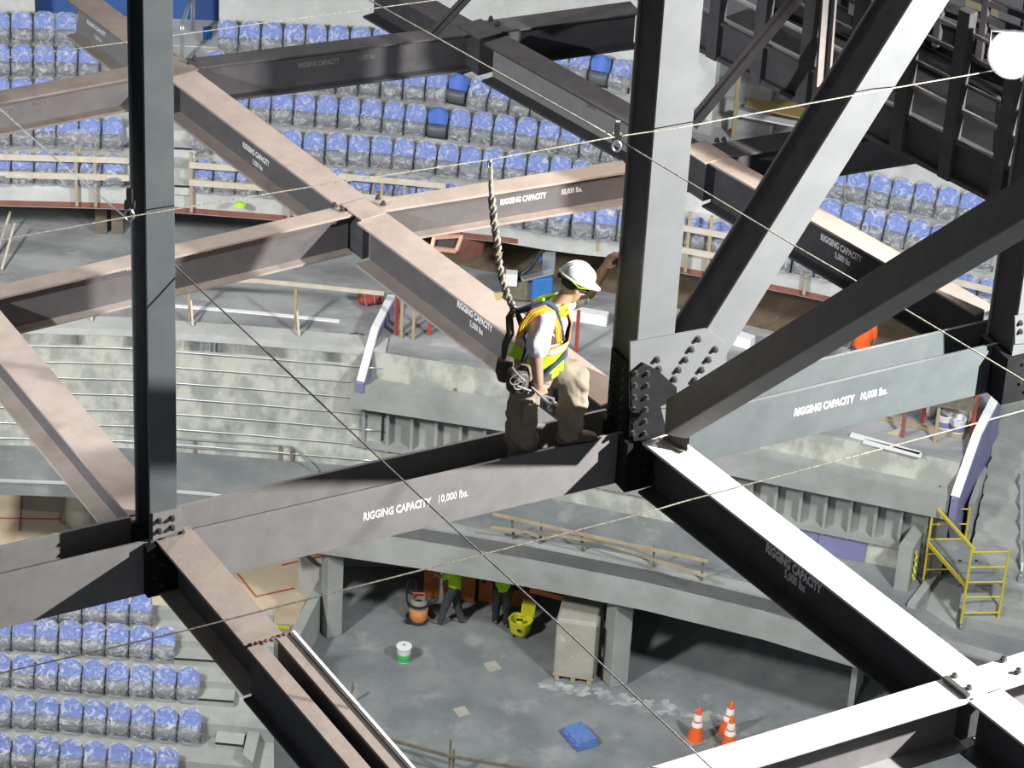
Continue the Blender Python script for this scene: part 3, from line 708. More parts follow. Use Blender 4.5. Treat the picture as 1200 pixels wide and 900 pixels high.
# guard rails in front of the first row
def guard(name, lab, xs, zf, top, m, posts, pts, off, rails=(.55, 1.0)):
    t = thing(name, lab, 'guard rail', P(xs[0], lerp_poly(pts, xs[0]), zf), 'guard rails in front of the first row')
    c = [P(xs[0] + (xs[-1] - xs[0]) * i / 10, lerp_poly(pts, xs[0] + (xs[-1] - xs[0]) * i / 10), zf) for i in range(11)]
    for h in rails:
        mb = MB()
        for a, b in zip(c, c[1:]): mb.bar(a + Z * h, b + Z * h, .035, .13)
        build('board', mb, M[m], t)
    for x in posts:
        p = P(x, lerp_poly(pts, x), zf) + Y * .05
        build('post', MB().bar(p, p + Z * top, .06, .06, Y), M['wood'], t)
    return t
RAIL = [(x, y + 3) for x, y in FASC]
RZ = 7.58
guard('guard_rail', 'pale board guard rail in front of the upper left seats', (-40, 152), RZ, 1.3, 'woodpale', (90, 112), RAIL, 0, (.70, 1.10))
guard('guard_rail', 'pale board guard rail between the aisle and the long taupe beam', (222, 340), RZ, 1.35, 'woodpale', (224, 338), RAIL, 0, (.70, 1.10))
guard('guard_rail', 'pale board guard rail left of the lanyard, above the middle joint', (395, 520), RZ, 1.35, 'woodpale', (446, 472), RAIL, 0, (.70, 1.12))
guard('guard_rail', 'pale board guard rail just left of the tall light column', (640, 716), RZ, 1.3, 'woodpale', (700,), RAIL, 0, (.50, .95))
guard('guard_rail', 'pale board guard rail right of the tall light column', (788, 860), RZ, 1.35, 'woodpale', (803, 828), RAIL, 0, (.50, 1.0))
guard('guard_rail', 'pale board guard rail between the wide and the dark diagonal', (905, 1000), RZ, 1.3, 'woodpale', (942,), RAIL, 0, (.85,))
guard('guard_rail', 'pale board guard rail near the black right column', (1100, 1190), RZ, 1.3, 'woodpale', (1110,), RAIL, 0, (.70, 1.1))

# upper floor under the seats (Z2)
EDGE = [(-60, 382), (0, 384), (150, 388), (300, 399), (452, 412)]
step = [(436, 411), (700, 453), (900, 496), (1125, 542)]
front = [P(x, y, Z2) for x, y in EDGE] + [P(x, y, Z2) for x, y in step[1:]]
backl = [P(x, lerp_poly(FASC, x), 7.25) for x in (1300, 1100, 955, 892, 784, 700, 480, 300, 150, 0, -80)]
backl = [V3((p.x, p.y + 2.4, Z2)) for p in backl]
mb = MB().extr(front + [P(1172, 452, Z2), P(1300, 440, Z2)] + backl, -Z * .35)
struct('floor_upper', mb, M['deck_grey'])
mb = MB(); rb = [V3((p.x, p.y - .3, 0)) for p in backl][::-1]; strip(mb, setz(rb, Z2), setz(rb, 7.3)); strip(mb, setz(shift(rb, .2), Z2), setz(shift(rb, .2), 7.3)); struct('wall_under_seats', mb, M['concrete'])
# brown dusty patch on the right half
a = onz([(520, 300), (720, 318), (800, 340), (960, 372), (1010, 400), (940, 408), (700, 352), (540, 330)], Z2)
ring = []
mb = MB().extr(onz([(486, 262), (720, 285), (800, 302), (960, 330), (1140, 372), (1110, 432), (930, 394), (720, 344), (560, 316), (500, 300)], Z2 + .003), Z * .004)
o = build('brown_sawdust_patch', mb, M['dirt'], None, P(700, 310, Z2)); o['kind'] = 'structure'
# kerb along the edge, pale, and the bright strip behind it
k0_ = [P(x, y, Z2) for x, y in EDGE]; mb = MB(); slab(setz(shift(k0_, .46), Z2 + .05), setz(shift(k0_, -.02), Z2 + .05), .16, mb); struct('trim_3', mb, M['concrete_pale'])
st = [P(x, y, Z2) for x, y in ((205, 359), (300, 367), (398, 377))]
o = build('bright_metal_strip', MB().bar(st[0], st[1], .09, .05).bar(st[1], st[2], .09, .05), M['whitemetal'], None, st[0]); tag(o, 'long bright metal strip lying behind the curved wall kerb', 'metal strip')
def kerbpost(x, y, h, lab, lean=.0):
    p = P(x, y, Z2 + .05); t = thing('guard_post', lab, 'post', p, 'lumber posts on the curved wall kerb')
    build('upright', MB().bar(p, p + Z * h, .055, .09, Y), M['wood'], t, bevel=.004)
    build('raking_brace', MB().bar(p + Z * .45 + X * .03, p + X * .10 - Y * .28 + Z * .02, .04, .05), M['woodpale'], t)
    return t
kerbpost(104, 368, .9, 'lumber guard post left of the slim column'); kerbpost(222, 374, .95, 'lumber guard post just right of the slim column'); kerbpost(346, 386, .95, 'lumber guard post nearest the middle of the curved kerb')
r0_ = [P(x, y, Z2 + .92) for x, y in ((205, 370), (300, 378), (448, 393))]
r0_ = [P(208, 326, Z2 + .9), P(300, 329, Z2 + .9), P(345, 333, Z2 + .9), P(450, 344, Z2 + .9)]
mb = MB()
for a, b in zip(r0_, r0_[1:]): mb.bar(a, b, .03, .09)
o = build('lumber_top_rail', mb, M['woodpale'], None, r0_[0]); tag(o, 'long pale lumber rail along the curved kerb posts', 'rail')
# curved stained wall with conduits
wl = [P(x, lerp_poly(EDGE, x), Z2) for x in range(-60, 455, 30)]
mb = MB(); strip(mb, setz(wl, Z1), setz(wl, Z2 - .03)); strip(mb, setz(shift(wl, .3), Z1), setz(shift(wl, .3), Z2 - .03)); struct('wall_curved', mb, M['concrete_stain'])
for i in range(7):
    z = Z2 - .38 - i * .37
    mb = MB().tube(setz(shift(wl, -.04), z), .018, 8); o = build('wall_conduit', mb, M['chrome'], None, (wl[0].x, wl[0].y, z), smooth='all')
    tag(o, ('topmost', 'second from top', 'third from top', 'middle', 'third from bottom', 'second from bottom', 'lowest')[i] + ' of the seven pipes running along the curved stained wall', 'pipe', 'pipes along the curved wall')
# concourse slab (Z1)
D1 = [(-60, 562), (0, 565), (80, 568), (245, 581), (405, 606), (493, 619), (618, 640), (760, 668), (900, 702), (1000, 732), (1300, 815)]
fr1 = [P(x, y, Z1) for x, y in D1]
bk1 = [V3((p.x, p.y + .3, Z1)) for p in wl] + [P(640, 520, Z1), P(900, 590, Z1), P(1300, 560, Z1)]
mb = MB().extr(fr1 + bk1[::-1], -Z * .3); struct('floor_concourse', mb, M['concrete_floor'])
FB = [(x, y) for x, y in D1 if x > 300]
a = [P(300, 590, Z1)] + [P(x, y, Z1) for x, y in FB]
mb = MB(); lo = setz(a, Z1 - .98); hi = setz(a, Z1 + .06); slab(setz(shift(a, .28), Z1 + .06), hi, 1.04, mb); struct('trim_fascia', mb, M['concrete'])
a = [P(x, y, Z1) for x, y in D1[:5]]; mb = MB(); slab(setz(shift(a, .06), Z1 + .04), setz(a, Z1 + .04), .10, mb); struct('trim_4', mb, M['concrete_pale'])
# handrail at the base of the curved wall
t = thing('base_handrail', 'low steel handrail with short posts at the foot of the curved wall', 'handrail', P(230, 535, Z1))
h0 = [P(120, 506, Z1 + .35), P(230, 515, Z1 + .35), P(343, 523, Z1 + .35), P(372, 552, Z1 + .1)]
build('top_rail', MB().tube(h0, .03, 8), M['chrome'], t); build('low_rail', MB().tube([p - Z * .2 for p in h0[:3]], .022, 8), M['chrome'], t)
for x, y in ((229, 531), (329, 539), (342, 541)):
    p = P(x, y, Z1); build('post', MB().bar(p, p + Z * .36, .07, .05, Y), M['wooddark'], t)
# suite bay in the middle
F2 = [(411, 450), (600, 479), (861, 530), (1113, 581)]
zf2 = 5.42
a = [P(x, y, zf2) for x, y in F2]
mb = MB(); slab(setz(shift(a, .32), zf2), setz(a, zf2), .56, mb); struct('trim_bay_fascia', mb, M['concrete'])
bs = [P(x, y, Z2) for x, y in step]
lowfl = setz(shift(a, .15), 5.3); upb = setz([bs[0], bs[1], bs[2], bs[3]], 5.3)
mb = MB(); strip(mb, lowfl, setz(shift(upb, .1), 5.3)); strip(mb, setz(lowfl, 4.95), setz(shift(upb, .1), 4.95)); struct('floor_bay', mb, M['concrete'])
mb = MB(); strip(mb, setz(shift(bs, -.01), 5.2), setz(shift(bs, -.01), Z2)); strip(mb, setz(shift(bs, .12), 5.2), setz(shift(bs, .12), Z2)); struct('wall_step', mb, M['concrete_stain'])
for (x, y) in ((533, 462), (1001, 546), (1032, 551), (1101, 576)):
    p = P(x, y, 5.32); o = build('floor_stub', MB().bar(p, p + Z * .14, .03, .03, Y), M['wooddark'], None, p); tag(o, 'short dark stub standing in the concrete bay at ' + {533: 'left, behind the worker', 1001: 'right, first of two', 1032: 'right, second of two', 1101: 'the far right corner'}[x], 'stub')
# concrete bench block in the bay
# ribbed wall under the bay
rw = setz(shift(a, .55), Z1); rwx = []
mb = MB(); strip(mb, rw, setz(rw, 4.95)); strip(mb, setz(shift(rw, .15), Z1), setz(shift(rw, .15), 4.95))
struct('wall_ribbed', mb, M['concrete'])
n_ = 0; mb = MB(); acc = 0; nxt = .2
for p, q in zip(rw, rw[1:]):
    L = (q - p).length
    while acc + L > nxt:
        c = p.lerp(q, (nxt - acc) / L); d = (q - p).normalized(); s = V3((-d.y, d.x, 0))
        mb.obox(c - s * .10 + Z * 1.15, d, s, Z, .06, .2, 1.3); nxt += .50
    acc += L
struct('trim_ribs', mb, M['concrete'])
mb = MB(); lg = setz(shift(rw, -.22), 3.85); slab(setz(shift(rw, .02), 3.85), lg, .12, mb); struct('trim_ledge', mb, M['concrete'])
mb = MB(); lw = setz(shift(rw, -.12), 3.72); slab(setz(shift(rw, .02), 3.72), lw, .55, mb); struct('wall_base', mb, M['concrete_stain'])
d = (rw[3] - rw[2]).normalized(); s = V3((d.y, -d.x, 0))
pa = face_pt(880, 618, rw[2] + s * .13, s); pb = face_pt(958, 640, rw[2] + s * .13, s); pc = face_pt(1014, 655, rw[2] + s * .13, s)
for i, (u, w) in enumerate(((pa, pb), (pb, pc))):
    u = V3((u.x, u.y, 3.2)); w = V3((w.x, w.y, 3.2))
    o = build('lavender_panel', MB().obox((u + w) / 2 + Z * .28, d, s, Z, (w - u).length - .02, .03, .54), M['purple'], None, (u + w) / 2); tag(o, ('left', 'right')[i] + ' lavender panel on the wall foot below the bay', 'panel', 'lavender panels at the wall foot')
# bay side walls: white coping, lavender side
def sidewall(name, lab, pts, z_top, zlow, th, face_m):
    pts3 = [P(x, y, z) for (x, y), z in zip(pts, z_top)]
    t = thing(name, lab, 'side wall', V3((pts3[0].x, pts3[0].y, zlow)))
    lo = setz(pts3, zlow); mb = MB()
    if zlow < 4: lo[0].z = 4.85
    up = [p - Z * .05 for p in pts3]
    off = X * th
    n = len(pts3)
    mb.extr(lo + up[::-1], off); build('wall_body', mb, M[face_m], t)
    mb = MB()
    for p, q in zip(pts3, pts3[1:]): mb.bar(p + off / 2, q + off / 2, th + .03, .07)
    build('white_coping', mb, M['whitemetal'], t); return t
sidewall('bay_side_wall', 'left bay side wall with white coping and lavender inner face', [(419, 447), (436, 385), (455, 347)], (5.55, 6.35, 6.35), 5.3, .12, 'purple')
sidewall('bay_side_wall', 'right bay side wall with white coping and lavender outer face beside the stairs', [(1115, 582), (1141, 508), (1168, 455)], (5.5, 6.35, 6.75), 3.3, .14, 'purple')
p1_, p2_ = P(1125, 600, 4.2), P(1150, 560, 4.2)
mb = MB().bar(P(1132, 640, Z1 + .9), P(1150, 590, Z1 + 1.0), .12, 2.1); struct('wall_pier', mb, M['concrete'])
mb = MB(); stp = [(1112, 625), (1122, 640), (1150, 560), (1180, 480)]
# concrete stair flight at right
tr = thing('stair_flight', 'wide flight of concrete steps climbing beside the right bay wall', 'steps', P(1165, 740, Z1))
for i in range(13):
    z = Z1 + .24 * (i + 1); y = 732 - i * 22.3 ; x = 1126 + max(0, i - 1) * 4.6
    fa = P(x, y - 10, z); fb = P(1290, y - 10 + 35, z); dv = (fb - fa).normalized(); s = V3((-dv.y, dv.x, 0))
    mb = MB().extr([fa, fb, fb + s * .62, fa + s * .62], -Z * .27); build('step', mb, M['concrete'], tr)
t = thing('stair_handrail', 'grey pipe handrail at the right edge by the concrete steps', 'handrail', P(1190, 715, Z1))
q = P(1190, 718, Z1); build('rail', MB().tube([q, q + Z * 1.0, q + Z * 1.1 + Y * .1, q + Z * 2.2 + Y * 1.6], .035, 8), M['chrome'], t); build('sleeve', MB().lathe([(.06, 0), (.06, .3)], q + Z * .6, 10), M['chrome'], t); build('second_post', MB().tube([q + X * .12, q + X * .12 + Z * 1.9], .025, 8), M['chrome'], t)
# wood rails / posts on concourse slab near its edge
t = thing('edge_guard_rail', 'twin yellow-brown lumber rails lying over the slab edge above the green shirts', 'guard rail', P(600, 625, Z1))
for (pts, z, nm) in (([(577, 602), (700, 630), (830, 658)], Z1 + .85, 'top_rail'), ([(575, 618), (700, 634), (828, 676)], Z1 + .45, 'mid_rail')):
    mb = MB()
    for u, w in zip(pts, pts[1:]): mb.bar(P(*u, z), P(*w, z), .03, .06)
    build(nm, mb, M['wood'], t)
for x, y in ((602, 632), (633, 637), (683, 646), (766, 664), (822, 680)):
    p = P(x, y, Z1 + .05); build('post', MB().bar(p, p + Z * .5 - X * .03 * (x % 3), .05, .06, Y), M['wooddark'], t)
# ------------------------------------------------------------------ lower floor
mb = MB().extr(onz([(236, 1000), (345, 735), (378, 655), (378, 560), (1300, 600), (1300, 1000)], 0), -Z * .2); struct('floor_lower', mb, M['concrete_floor'])
mb = MB().extr([P(-80, 640, -.05), P(378, 560, -.05) , P(378, 640, -.05), P(378, 700, -.05), P(345, 735, -.05), P(-80, 735, -.05)][::1] , -Z * .1)
mb = MB().extr([P(-80, 470, -.02), P(420, 480, -.02), P(420, 640, -.02), P(372, 690, -.02), P(340, 745, -.02), P(-80, 745, -.02)][::-1], -Z * .12); struct('floor_plywood', mb, M['ply'])
def line(pts, w, z=.0):
    mb = MB(); a = [P(x, y, z) for x, y in pts]
    for p, q in zip(a, a[1:]): mb.bar(p, q, w, .012)
    return mb
for pts, lab in (([(26, 560), (24, 622)], 'red chalk line running up the plywood floor at far left'), ([(-10, 607), (76, 608)], 'red chalk line across the plywood floor at far left'), ([(278, 672), (300, 699), (345, 689)], 'red angled chalk line on plywood left of the concrete pillar'), ([(330, 662), (380, 651)], 'short red chalk line beside the concrete pillar')):
    o = build('chalk_line', line(pts, .03), M['redline'], None, P(*pts[0], 0)); tag(o, lab, 'floor marking', 'red chalk lines on plywood')
o = build('leaning_board', MB().bar(P(72, 612, 0), P(80, 588, .5), .08, .05), M['wood'], None, P(72, 612, 0)); tag(o, 'short brown board standing on the plywood floor at far left', 'board')
o = build('white_pedestal', MB().lathe([(.28, 0), (.30, .08), (.26, .5), (.24, 1.2)], P(92, 612, 0), 24), M['concrete_pale'], None, P(92, 612, 0), smooth=True); tag(o, 'pale round pedestal at the end of the plywood floor, behind the left beams', 'pedestal')
# dark steps just under the slab edge
mb = MB().extr(onz([(205, 592), (260, 592), (300, 612), (215, 612)], 1.5), -Z * .3)
# pillars, low walls
def pillar(name, x, y, h, w, lab, cat='pillar'):
    p = P(x, y, 0); o = build(name, MB().obox(p + Z * h / 2, CH, NC, Z, w, w, h), M['concrete'], None, p, bevel=.02); o['kind'] = 'structure'; return o
pillar('pillar_1', 388, 741, 2.2, .34, ''); pillar('pillar_2', 720, 798, 2.2, .40, '')
a0 = P(392, 745, 0); wls = [(378, 742), (344, 745), (322, 805)]
w1 = P(376, 722, 0); w2 = P(338, 790, 0)
mb = MB().extr([P(374, 720, 0), P(384, 722, 0), P(346, 800, 0), P(334, 796, 0)], Z * .95); struct('wall_low', mb, M['concrete'])
w1 = P(352, 690, 0); w2 = P(376, 712, 0); mb = MB().bar(w1 + Z * .5, w2 + Z * .5, .12, 1.0); struct('wall_low', mb, M['concrete_pale'])
mb = MB().extr(onz([(318, 742), (348, 744), (344, 762), (314, 760)], .1), Z * .25); struct('trim_6', mb, M['concrete'])
o = build('yellow_tape_strip', MB().bar(P(322, 734, .37), P(340, 736, .37), .10, .01), M['hazard'], None, P(330, 735, .37)); tag(o, 'small yellow strip on the step beside the white edged beam', 'tape')
# back walls below the fascia
bw = [P(402, 664, 0), P(470, 664, 0), P(700, 674, 0), P(900, 720, 0), P(1300, 790, 0)]
mb = MB(); strip(mb, bw, setz(bw, Z1 - .3)); strip(mb, shift(bw, .2), setz(shift(bw, .2), Z1 - .3)); struct('wall_under_slab', mb, M['concrete'])
for (x, y) in ((735, 752), (745, 755)): pass
o = build('steel_pipe_post', MB().tube([P(735, 752, 0), P(735, 752, 0) + Z * 2.2], .09, 12), M['wooddark'], None, P(735, 752, 0)); tag(o, 'dark round post in the shade right of the concrete pillar', 'post')
mb = MB().bar(P(1000, 800, .6), P(1012, 770, .6), .12, 1.2); struct('wall_low', mb, M['concrete_pale'])
# patches and dust
for (x, y, s, lab) in ((577, 781, .28, 'pale square patch on the lower floor near the stacked pallet'), (541, 834, .26, 'pale square patch on the lower floor below the white bucket'), (829, 839, .25, 'pale square patch behind the leftmost traffic cone')):
    p = P(x, y, 0); o = build('floor_patch', MB().obox(p + Z * .004, CH, NC, Z, s, s * 1.1, .008), M['cardboard'], None, p); tag(o, lab, 'floor patch', 'square patches on the lower floor')
mb = MB(); rnd = random.Random(5)
for i in range(150):
    tt = rnd.random() ** .8; x = 640 + 215 * tt + rnd.gauss(0, 5); y = 806 + 42 * tt + rnd.gauss(0, 3.2) - 8 * (1 - tt) * rnd.random(); c = P(x, y, .003 + i * .00003); r = rnd.uniform(.03, .13) * (1.15 - .6 * tt); n = 9
    mb.add([c + V3((math.cos(2 * PI * k / n) * r * rnd.uniform(.6, 1.5), math.sin(2 * PI * k / n) * r * rnd.uniform(.5, 1.0), 0)) for k in range(n)], [tuple(range(n))])
o = build('spilled_dust', mb, M['dust'], None, P(740, 825, 0)); tag(o, 'streak of spilled white dust on the floor below the pallet box', 'dust', kind='stuff')

# ------------------------------------------------------------------ lower left seating block
LR = [[(-40, 700), (117, 705), (166, 707), (260, 712)], [(-40, 735), (30, 737), (112, 742), (192, 747), (300, 754)], [(-40, 775), (32, 780), (118, 787), (203, 793), (300, 800)], [(-40, 824), (50, 828), (135, 835), (219, 843), (320, 853)], [(-40, 869), (41, 875), (123, 882), (205, 889), (320, 900)], [(-40, 914), (41, 920), (123, 927), (205, 934), (320, 945)]]
LRZ = [.93 + (5 - i) * .33 for i in range(6)]
SEATPITCH = .455
for r in range(6):
    place_seats(LR[r], LRZ[r], -14, (182, 208, 247, 235, 221, 210)[r], 'lower left', r)
LX = list(range(-60, 321, 38)); le = [shift(setz(curve(LR[r], LRZ[r], LX), 0), .12) for r in range(6)]
for r in range(6):
    zf = LRZ[r] - SZ; bk = setz(le[r], zf); fr_ = setz(le[r + 1], zf) if r < 5 else [p - V3((0, 1.2, 0)) for p in bk]
    mb = MB(); slab(bk, fr_, .42, mb); struct('floor', mb, M['concrete'])
mb = MB(); q = setz(le[0], LRZ[0] - .2); slab(shift(q, .12), q, 1.8, mb); struct('wall_block_back', mb, M['concrete'])
lst = thing('aisle_steps', 'concrete aisle steps right of the lower left seats', 'steps', P(250, 850, .6))
for r in range(1, 6):
    x0, x1 = ((205, 262), (215, 275), (253, 286), (240, 282), (228, 280))[r - 1]
    zf = LRZ[r] - SZ + .165
    a = shift(setz(curve(LR[r], LRZ[r], [x0, x1]), 0), .12); b = [p - (V3((0, .34, 0))) for p in a]
    mb = MB(); slab(setz(a, zf), setz(b, zf), .2, mb); build('step', mb, M['concrete'], lst)
    mb = MB(); b2 = [p - V3((0, .02, 0)) for p in b]; slab(setz(b, zf + .004), setz(b2, zf + .004), .03, mb); build('dark_nosing', mb, M['black'], lst)
mb = MB().extr([P(298, 868, .4), P(311, 872, .4), P(296, 940, .4), P(284, 930, .4)], Z * .95); struct('wall_low', mb, M['concrete'])
for (x, y, lab) in ((265, 845, 'dark drain spot on the aisle landing'), (256, 866, 'small dark spot on the aisle step')):
    p = P(x, y, .74 if x == 265 else .6); o = build('floor_drain', MB().lathe([(.07, 0), (.07, .01), (.05, .012)], p, 14), M['black'], None, p); tag(o, lab, 'drain', 'drains on the aisle')
def loop_rail(name, lab, x, y, z, dy, h, w=.12):
    p = P(x, y, z); t = thing(name, lab, 'handrail', p)
    e = p + V3((.12, dy, dy * .35))
    for o_ in (0, w): build('loop', MB().tube([p + X * o_, p + X * o_ + Z * h * .9, p + X * o_ + Z * h + Y * .05, e + X * o_ + Z * h, e + X * o_ + Z * (h * .85) + Y * .05, e + X * o_ + Z * 0], .022, 8), M['chrome'], t, smooth='all')
    return t
loop_rail('aisle_handrail', 'galvanised loop handrail on the lower left aisle', 265, 912, .3, .9, .75, .06)
loop_rail('aisle_handrail', 'white loop handrail at the top of the upper aisle', 212, 74, zt, .9, .85, .05)

# ------------------------------------------------------------------ objects on the lower floor
def cone(x, y, lab, tilt=(0, 0), round_base=False):
    p = P(x, y, 0); t = thing('traffic_cone', lab, 'traffic cone', p, 'traffic cones')
    ax = V3((tilt[0], tilt[1], 1)).normalized()
    prof = [(.155, .03), (.15, .06), (.118, .34), (.105, .41), (.092, .47), (.085, .52), (.062, .66), (.045, .73), (.030, .80), (.022, .81)]
    def R(h):
        for (r1, h1), (r2, h2) in zip(prof, prof[1:]):
            if h1 <= h <= h2: return r1 + (r2 - r1) * (h - h1) / (h2 - h1)
        return prof[-1][0]
    build('cone_body', MB().lathe(prof, p, 24, ax), M['orange'], t, smooth=True)
    for (h0_, h1_) in ((.37, .47), (.51, .65)):
        build('reflective_band', MB().lathe([(R(h0_) + .002, h0_), (R(h0_) + .004, h0_ + .003), (R(h1_) + .004, h1_), (R(h1_) + .002, h1_ + .002)], p, 24, ax), M['reflect'], t, smooth=True)
    if round_base: build('base', MB().lathe([(.25, 0), (.25, .05), (.2, .09), (.15, .10)], p, 8), M['wooddark'], t, bevel=.01)
    build('square_base' if round_base else 'base', MB().obox(p + Z * .018, CH, NC, Z, .40, .40, .036), M['rubber'], t, bevel=.012)
    return t
cone(814, 867, 'traffic cone standing alone, leftmost of three', (.05, 0)); cone(850, 860, 'traffic cone standing behind another, tallest in the picture', (.09, 0)); cone(853, 877, 'traffic cone with a dark ring base in front of its pair', (.03, 0), True)
p = P(473, 774, 0); t = thing('paint_bucket', 'white bucket with green label and lid alone on the lower floor', 'bucket', p)
build('pail', MB().lathe([(.12, 0), (.128, .02), (.14, .33), (.146, .35)], p, 28), M['white'], t, smooth=True)
build('green_label', MB().lathe([(.131, .03), (.133, .032), (.139, .20), (.137, .203)], p, 28), M['green'], t, smooth=True)
build('lid', MB().lathe([(.15, .345), (.158, .35), (.158, .375), (.13, .38), (.02, .38), (.018, .39)], p, 28), M['white'], t, smooth=True)
build('lid_plug', MB().lathe([(.018, .385), (.018, .40)], p, 10), M['black'], t)
build('wire_handle', MB().tube([p + V3((.15 * math.cos(a), -.06 - .09 * math.sin(a) * 1.0, .31 - .17 * math.sin(a))) for a in [PI * i / 12 for i in range(13)]], .004, 5), M['chrome'], t)
# folded tarp
p = P(679, 867, 0); t = thing('folded_tarp', 'blue tarpaulin folded into a bundle on the lower floor', 'tarpaulin', p)
u = (P(693, 880, 0) - P(668, 852, 0)).normalized(); w = V3((-u.y, u.x, 0))
for i, (s1, s2, h, o_) in enumerate(((.66, .48, .05, 0), (.64, .45, .05, .015), (.62, .46, .05, -.01), (.60, .43, .05, .01))):
    mb = MB().rings([(p + u * (-s1 / 2 + s1 * k / 9) + w * (o_ + .012 * math.sin(k * 1.7 + i)) + Z * (.03 + i * .042), w * (s2 / 2 + .01 * math.sin(k * 2.3 + i)), Z * .026) for k in range(10)], 20, power=5)
    build('fold', mb, M['tarp'], t, smooth=True)
# wrapped pallet
p = P(683, 793, 0); d1 = (P(694, 803, 0) - P(647, 796, 0)).normalized(); d2 = V3((-d1.y, d1.x, 0))
t = thing('pallet_box', 'tall grey crate of stacked board on a pallet next to the concrete pillar', 'crate', p)
c0 = P(647, 796, 0) + d1 * .42 + d2 * .45
mb = MB().rings([(c0 + Z * h, d1 * a_ , d2 * b_) for h, a_, b_ in ((.14, .41, .45), (.3, .42, .46), (1.45, .42, .46), (1.5, .40, .44), (1.53, .37, .41))], 32, power=12); build('stacked_sheets', mb, M['cardboard'], t, bevel=0)
build('dark_wrap_edge', MB().obox(c0 + d1 * .43 + Z * .8, d1, d2, Z, .02, .88, 1.3), M['wooddark'], t)
for s in (-.33, 0, .33): build('pallet_runner', MB().obox(c0 + d1 * s * 1.0 + Z * .05, d1, d2, Z, .09, .88, .10), M['wood'], t)
build('pallet_deck', MB().obox(c0 + Z * .125, d1, d2, Z, .84, .90, .03), M['wood'], t)
for i in range(10):
    pass
# yellow mop bucket / caution bin
p = P(609, 744, 0); t = thing('mop_bucket', 'bright yellow mop bucket with wringer beside the second green shirt', 'mop bucket', p)
mb = MB().rings([(p + Z * h + X * .0, V3((.8, -.4, 0)).normalized() * a_, V3((.4, .8, 0)).normalized() * b_) for h, a_, b_ in ((.05, .16, .12), (.10, .19, .15), (.38, .24, .19), (.40, .25, .20), (.385, .21, .16), (.2, .18, .13))], 24, power=3); build('tub', mb, M['hazard'], t, smooth=True)
q = p + V3((.13, .12, .42)); build('wringer', MB().extr([q + V3((-.14, 0, -.05)), q + V3((.14, 0, -.05)), q + V3((.17, .02, .24)), q + V3((-.12, .02, .27))], V3((.02, .15, .02))), M['hazard'], t, bevel=.012)
build('wringer_slot', MB().obox(p + V3((-.02, -.03, .405)), X, Y, Z, .14, .06, .015), M['black'], t)
build('side_grip', MB().obox(p + V3((-.02, -.205, .25)), V3((.8, -.4, 0)).normalized(), V3((.4, .8, 0)).normalized(), Z, .08, .02, .06), M['black'], t)
for dx, dy in ((-.13, -.08), (.13, -.12), (-.08, .13), (.15, .08)): build('caster', MB().lathe([(.035, -.012), (.035, .012)], p + V3((dx, dy, .035)), 12, X), M['black'], t)
# shop vacuum
p = P(490, 728, 0); t = thing('shop_vacuum', 'dusty orange shop vacuum with grey motor head and black hose', 'vacuum cleaner', p)
build('tank', MB().lathe([(.15, .06), (.185, .10), (.195, .34), (.18, .38)], p, 28), M['vacorange'], t, smooth=True)
build('motor_head', MB().lathe([(.19, .38), (.195, .41), (.185, .52), (.14, .60), (.05, SZ)], p, 28), M['rubber'], t, smooth=True)
build('vent_band', MB().lathe([(.197, .43), (.2, .435), (.192, .50), (.185, .505)], p, 28), M['black'], t)
build('handle', MB().tube([p + V3((-.12, .02, .6)), p + V3((-.12, .02, .70)), p + V3((.12, .02, .70)), p + V3((.12, .02, .6))], .015, 8), M['orange'], t)
build('chassis', MB().lathe([(.21, .03), (.22, .05), (.16, .08)], p, 8), M['black'], t)
for s in (-1, 1): build('wheel', MB().lathe([(.075, -.02), (.08, 0), (.075, .02)], p + V3((-.19, .1 * s - .02, .08)), 16, Y), M['black'], t)
build('hose', MB().tube([p + V3((.0, .0, .0)) + V3(q_) for q_ in ((-.17, 0, .3), (-.25, 0, .5), (-.27, .05, .8), (-.2, .12, 1.02), (-.08, .15, 1.0), (-.06, .15, .75), (-.14, .12, .58), (-.24, .08, .68))], .022, 8), M['black'], t, smooth='all')
# orange gang box against the back wall
def gang(x0, x1, yb, h, lab, dpth=.5):
    a = P(x0, yb, 0); b = P(x1, yb + (x1 - x0) * .12, 0); d = (b - a).normalized(); s = V3((-d.y, d.x, 0)); L = (b - a).length
    t = thing('job_box', lab, 'tool box', (a + b) / 2, 'orange job site boxes'); c = (a + b) / 2 + s * dpth / 2
    build('box_body', MB().obox(c + Z * (h * .42), d, s, Z, L, dpth, h * .78), M['orangebox'], t, bevel=.01)
    build('lid', MB().obox(c + Z * (h * .9), d, s, Z, L + .03, dpth + .03, h * .18), M['orangebox'], t, bevel=.015)
    build('latch', MB().obox(a + d * L * .25 - s * .02 + Z * h * .78, d, s, Z, .1, .03, .12), M['black'], t)
    build('latch', MB().obox(a + d * L * .75 - s * .02 + Z * h * .78, d, s, Z, .1, .03, .12), M['black'], t)
    build('skid', MB().obox(c + Z * .02, d, s, Z, L * .9, dpth * .8, .05), M['black'], t)
gang(496, 556, 700, 1.2, 'tall orange job box behind the left green shirted worker'); gang(560, 584, 706, .75, 'low orange job box between the two green shirted workers'); gang(598, 622, 712, .7, 'low orange job box right of the second green shirted worker')
o = build('orange_beam', MB().bar(P(622, 690, 1.0), P(660, 700, 1.0), .1, .12), M['orangebox'], None, P(640, 695, 0)); tag(o, 'orange bar under the slab left of the crate', 'bar')
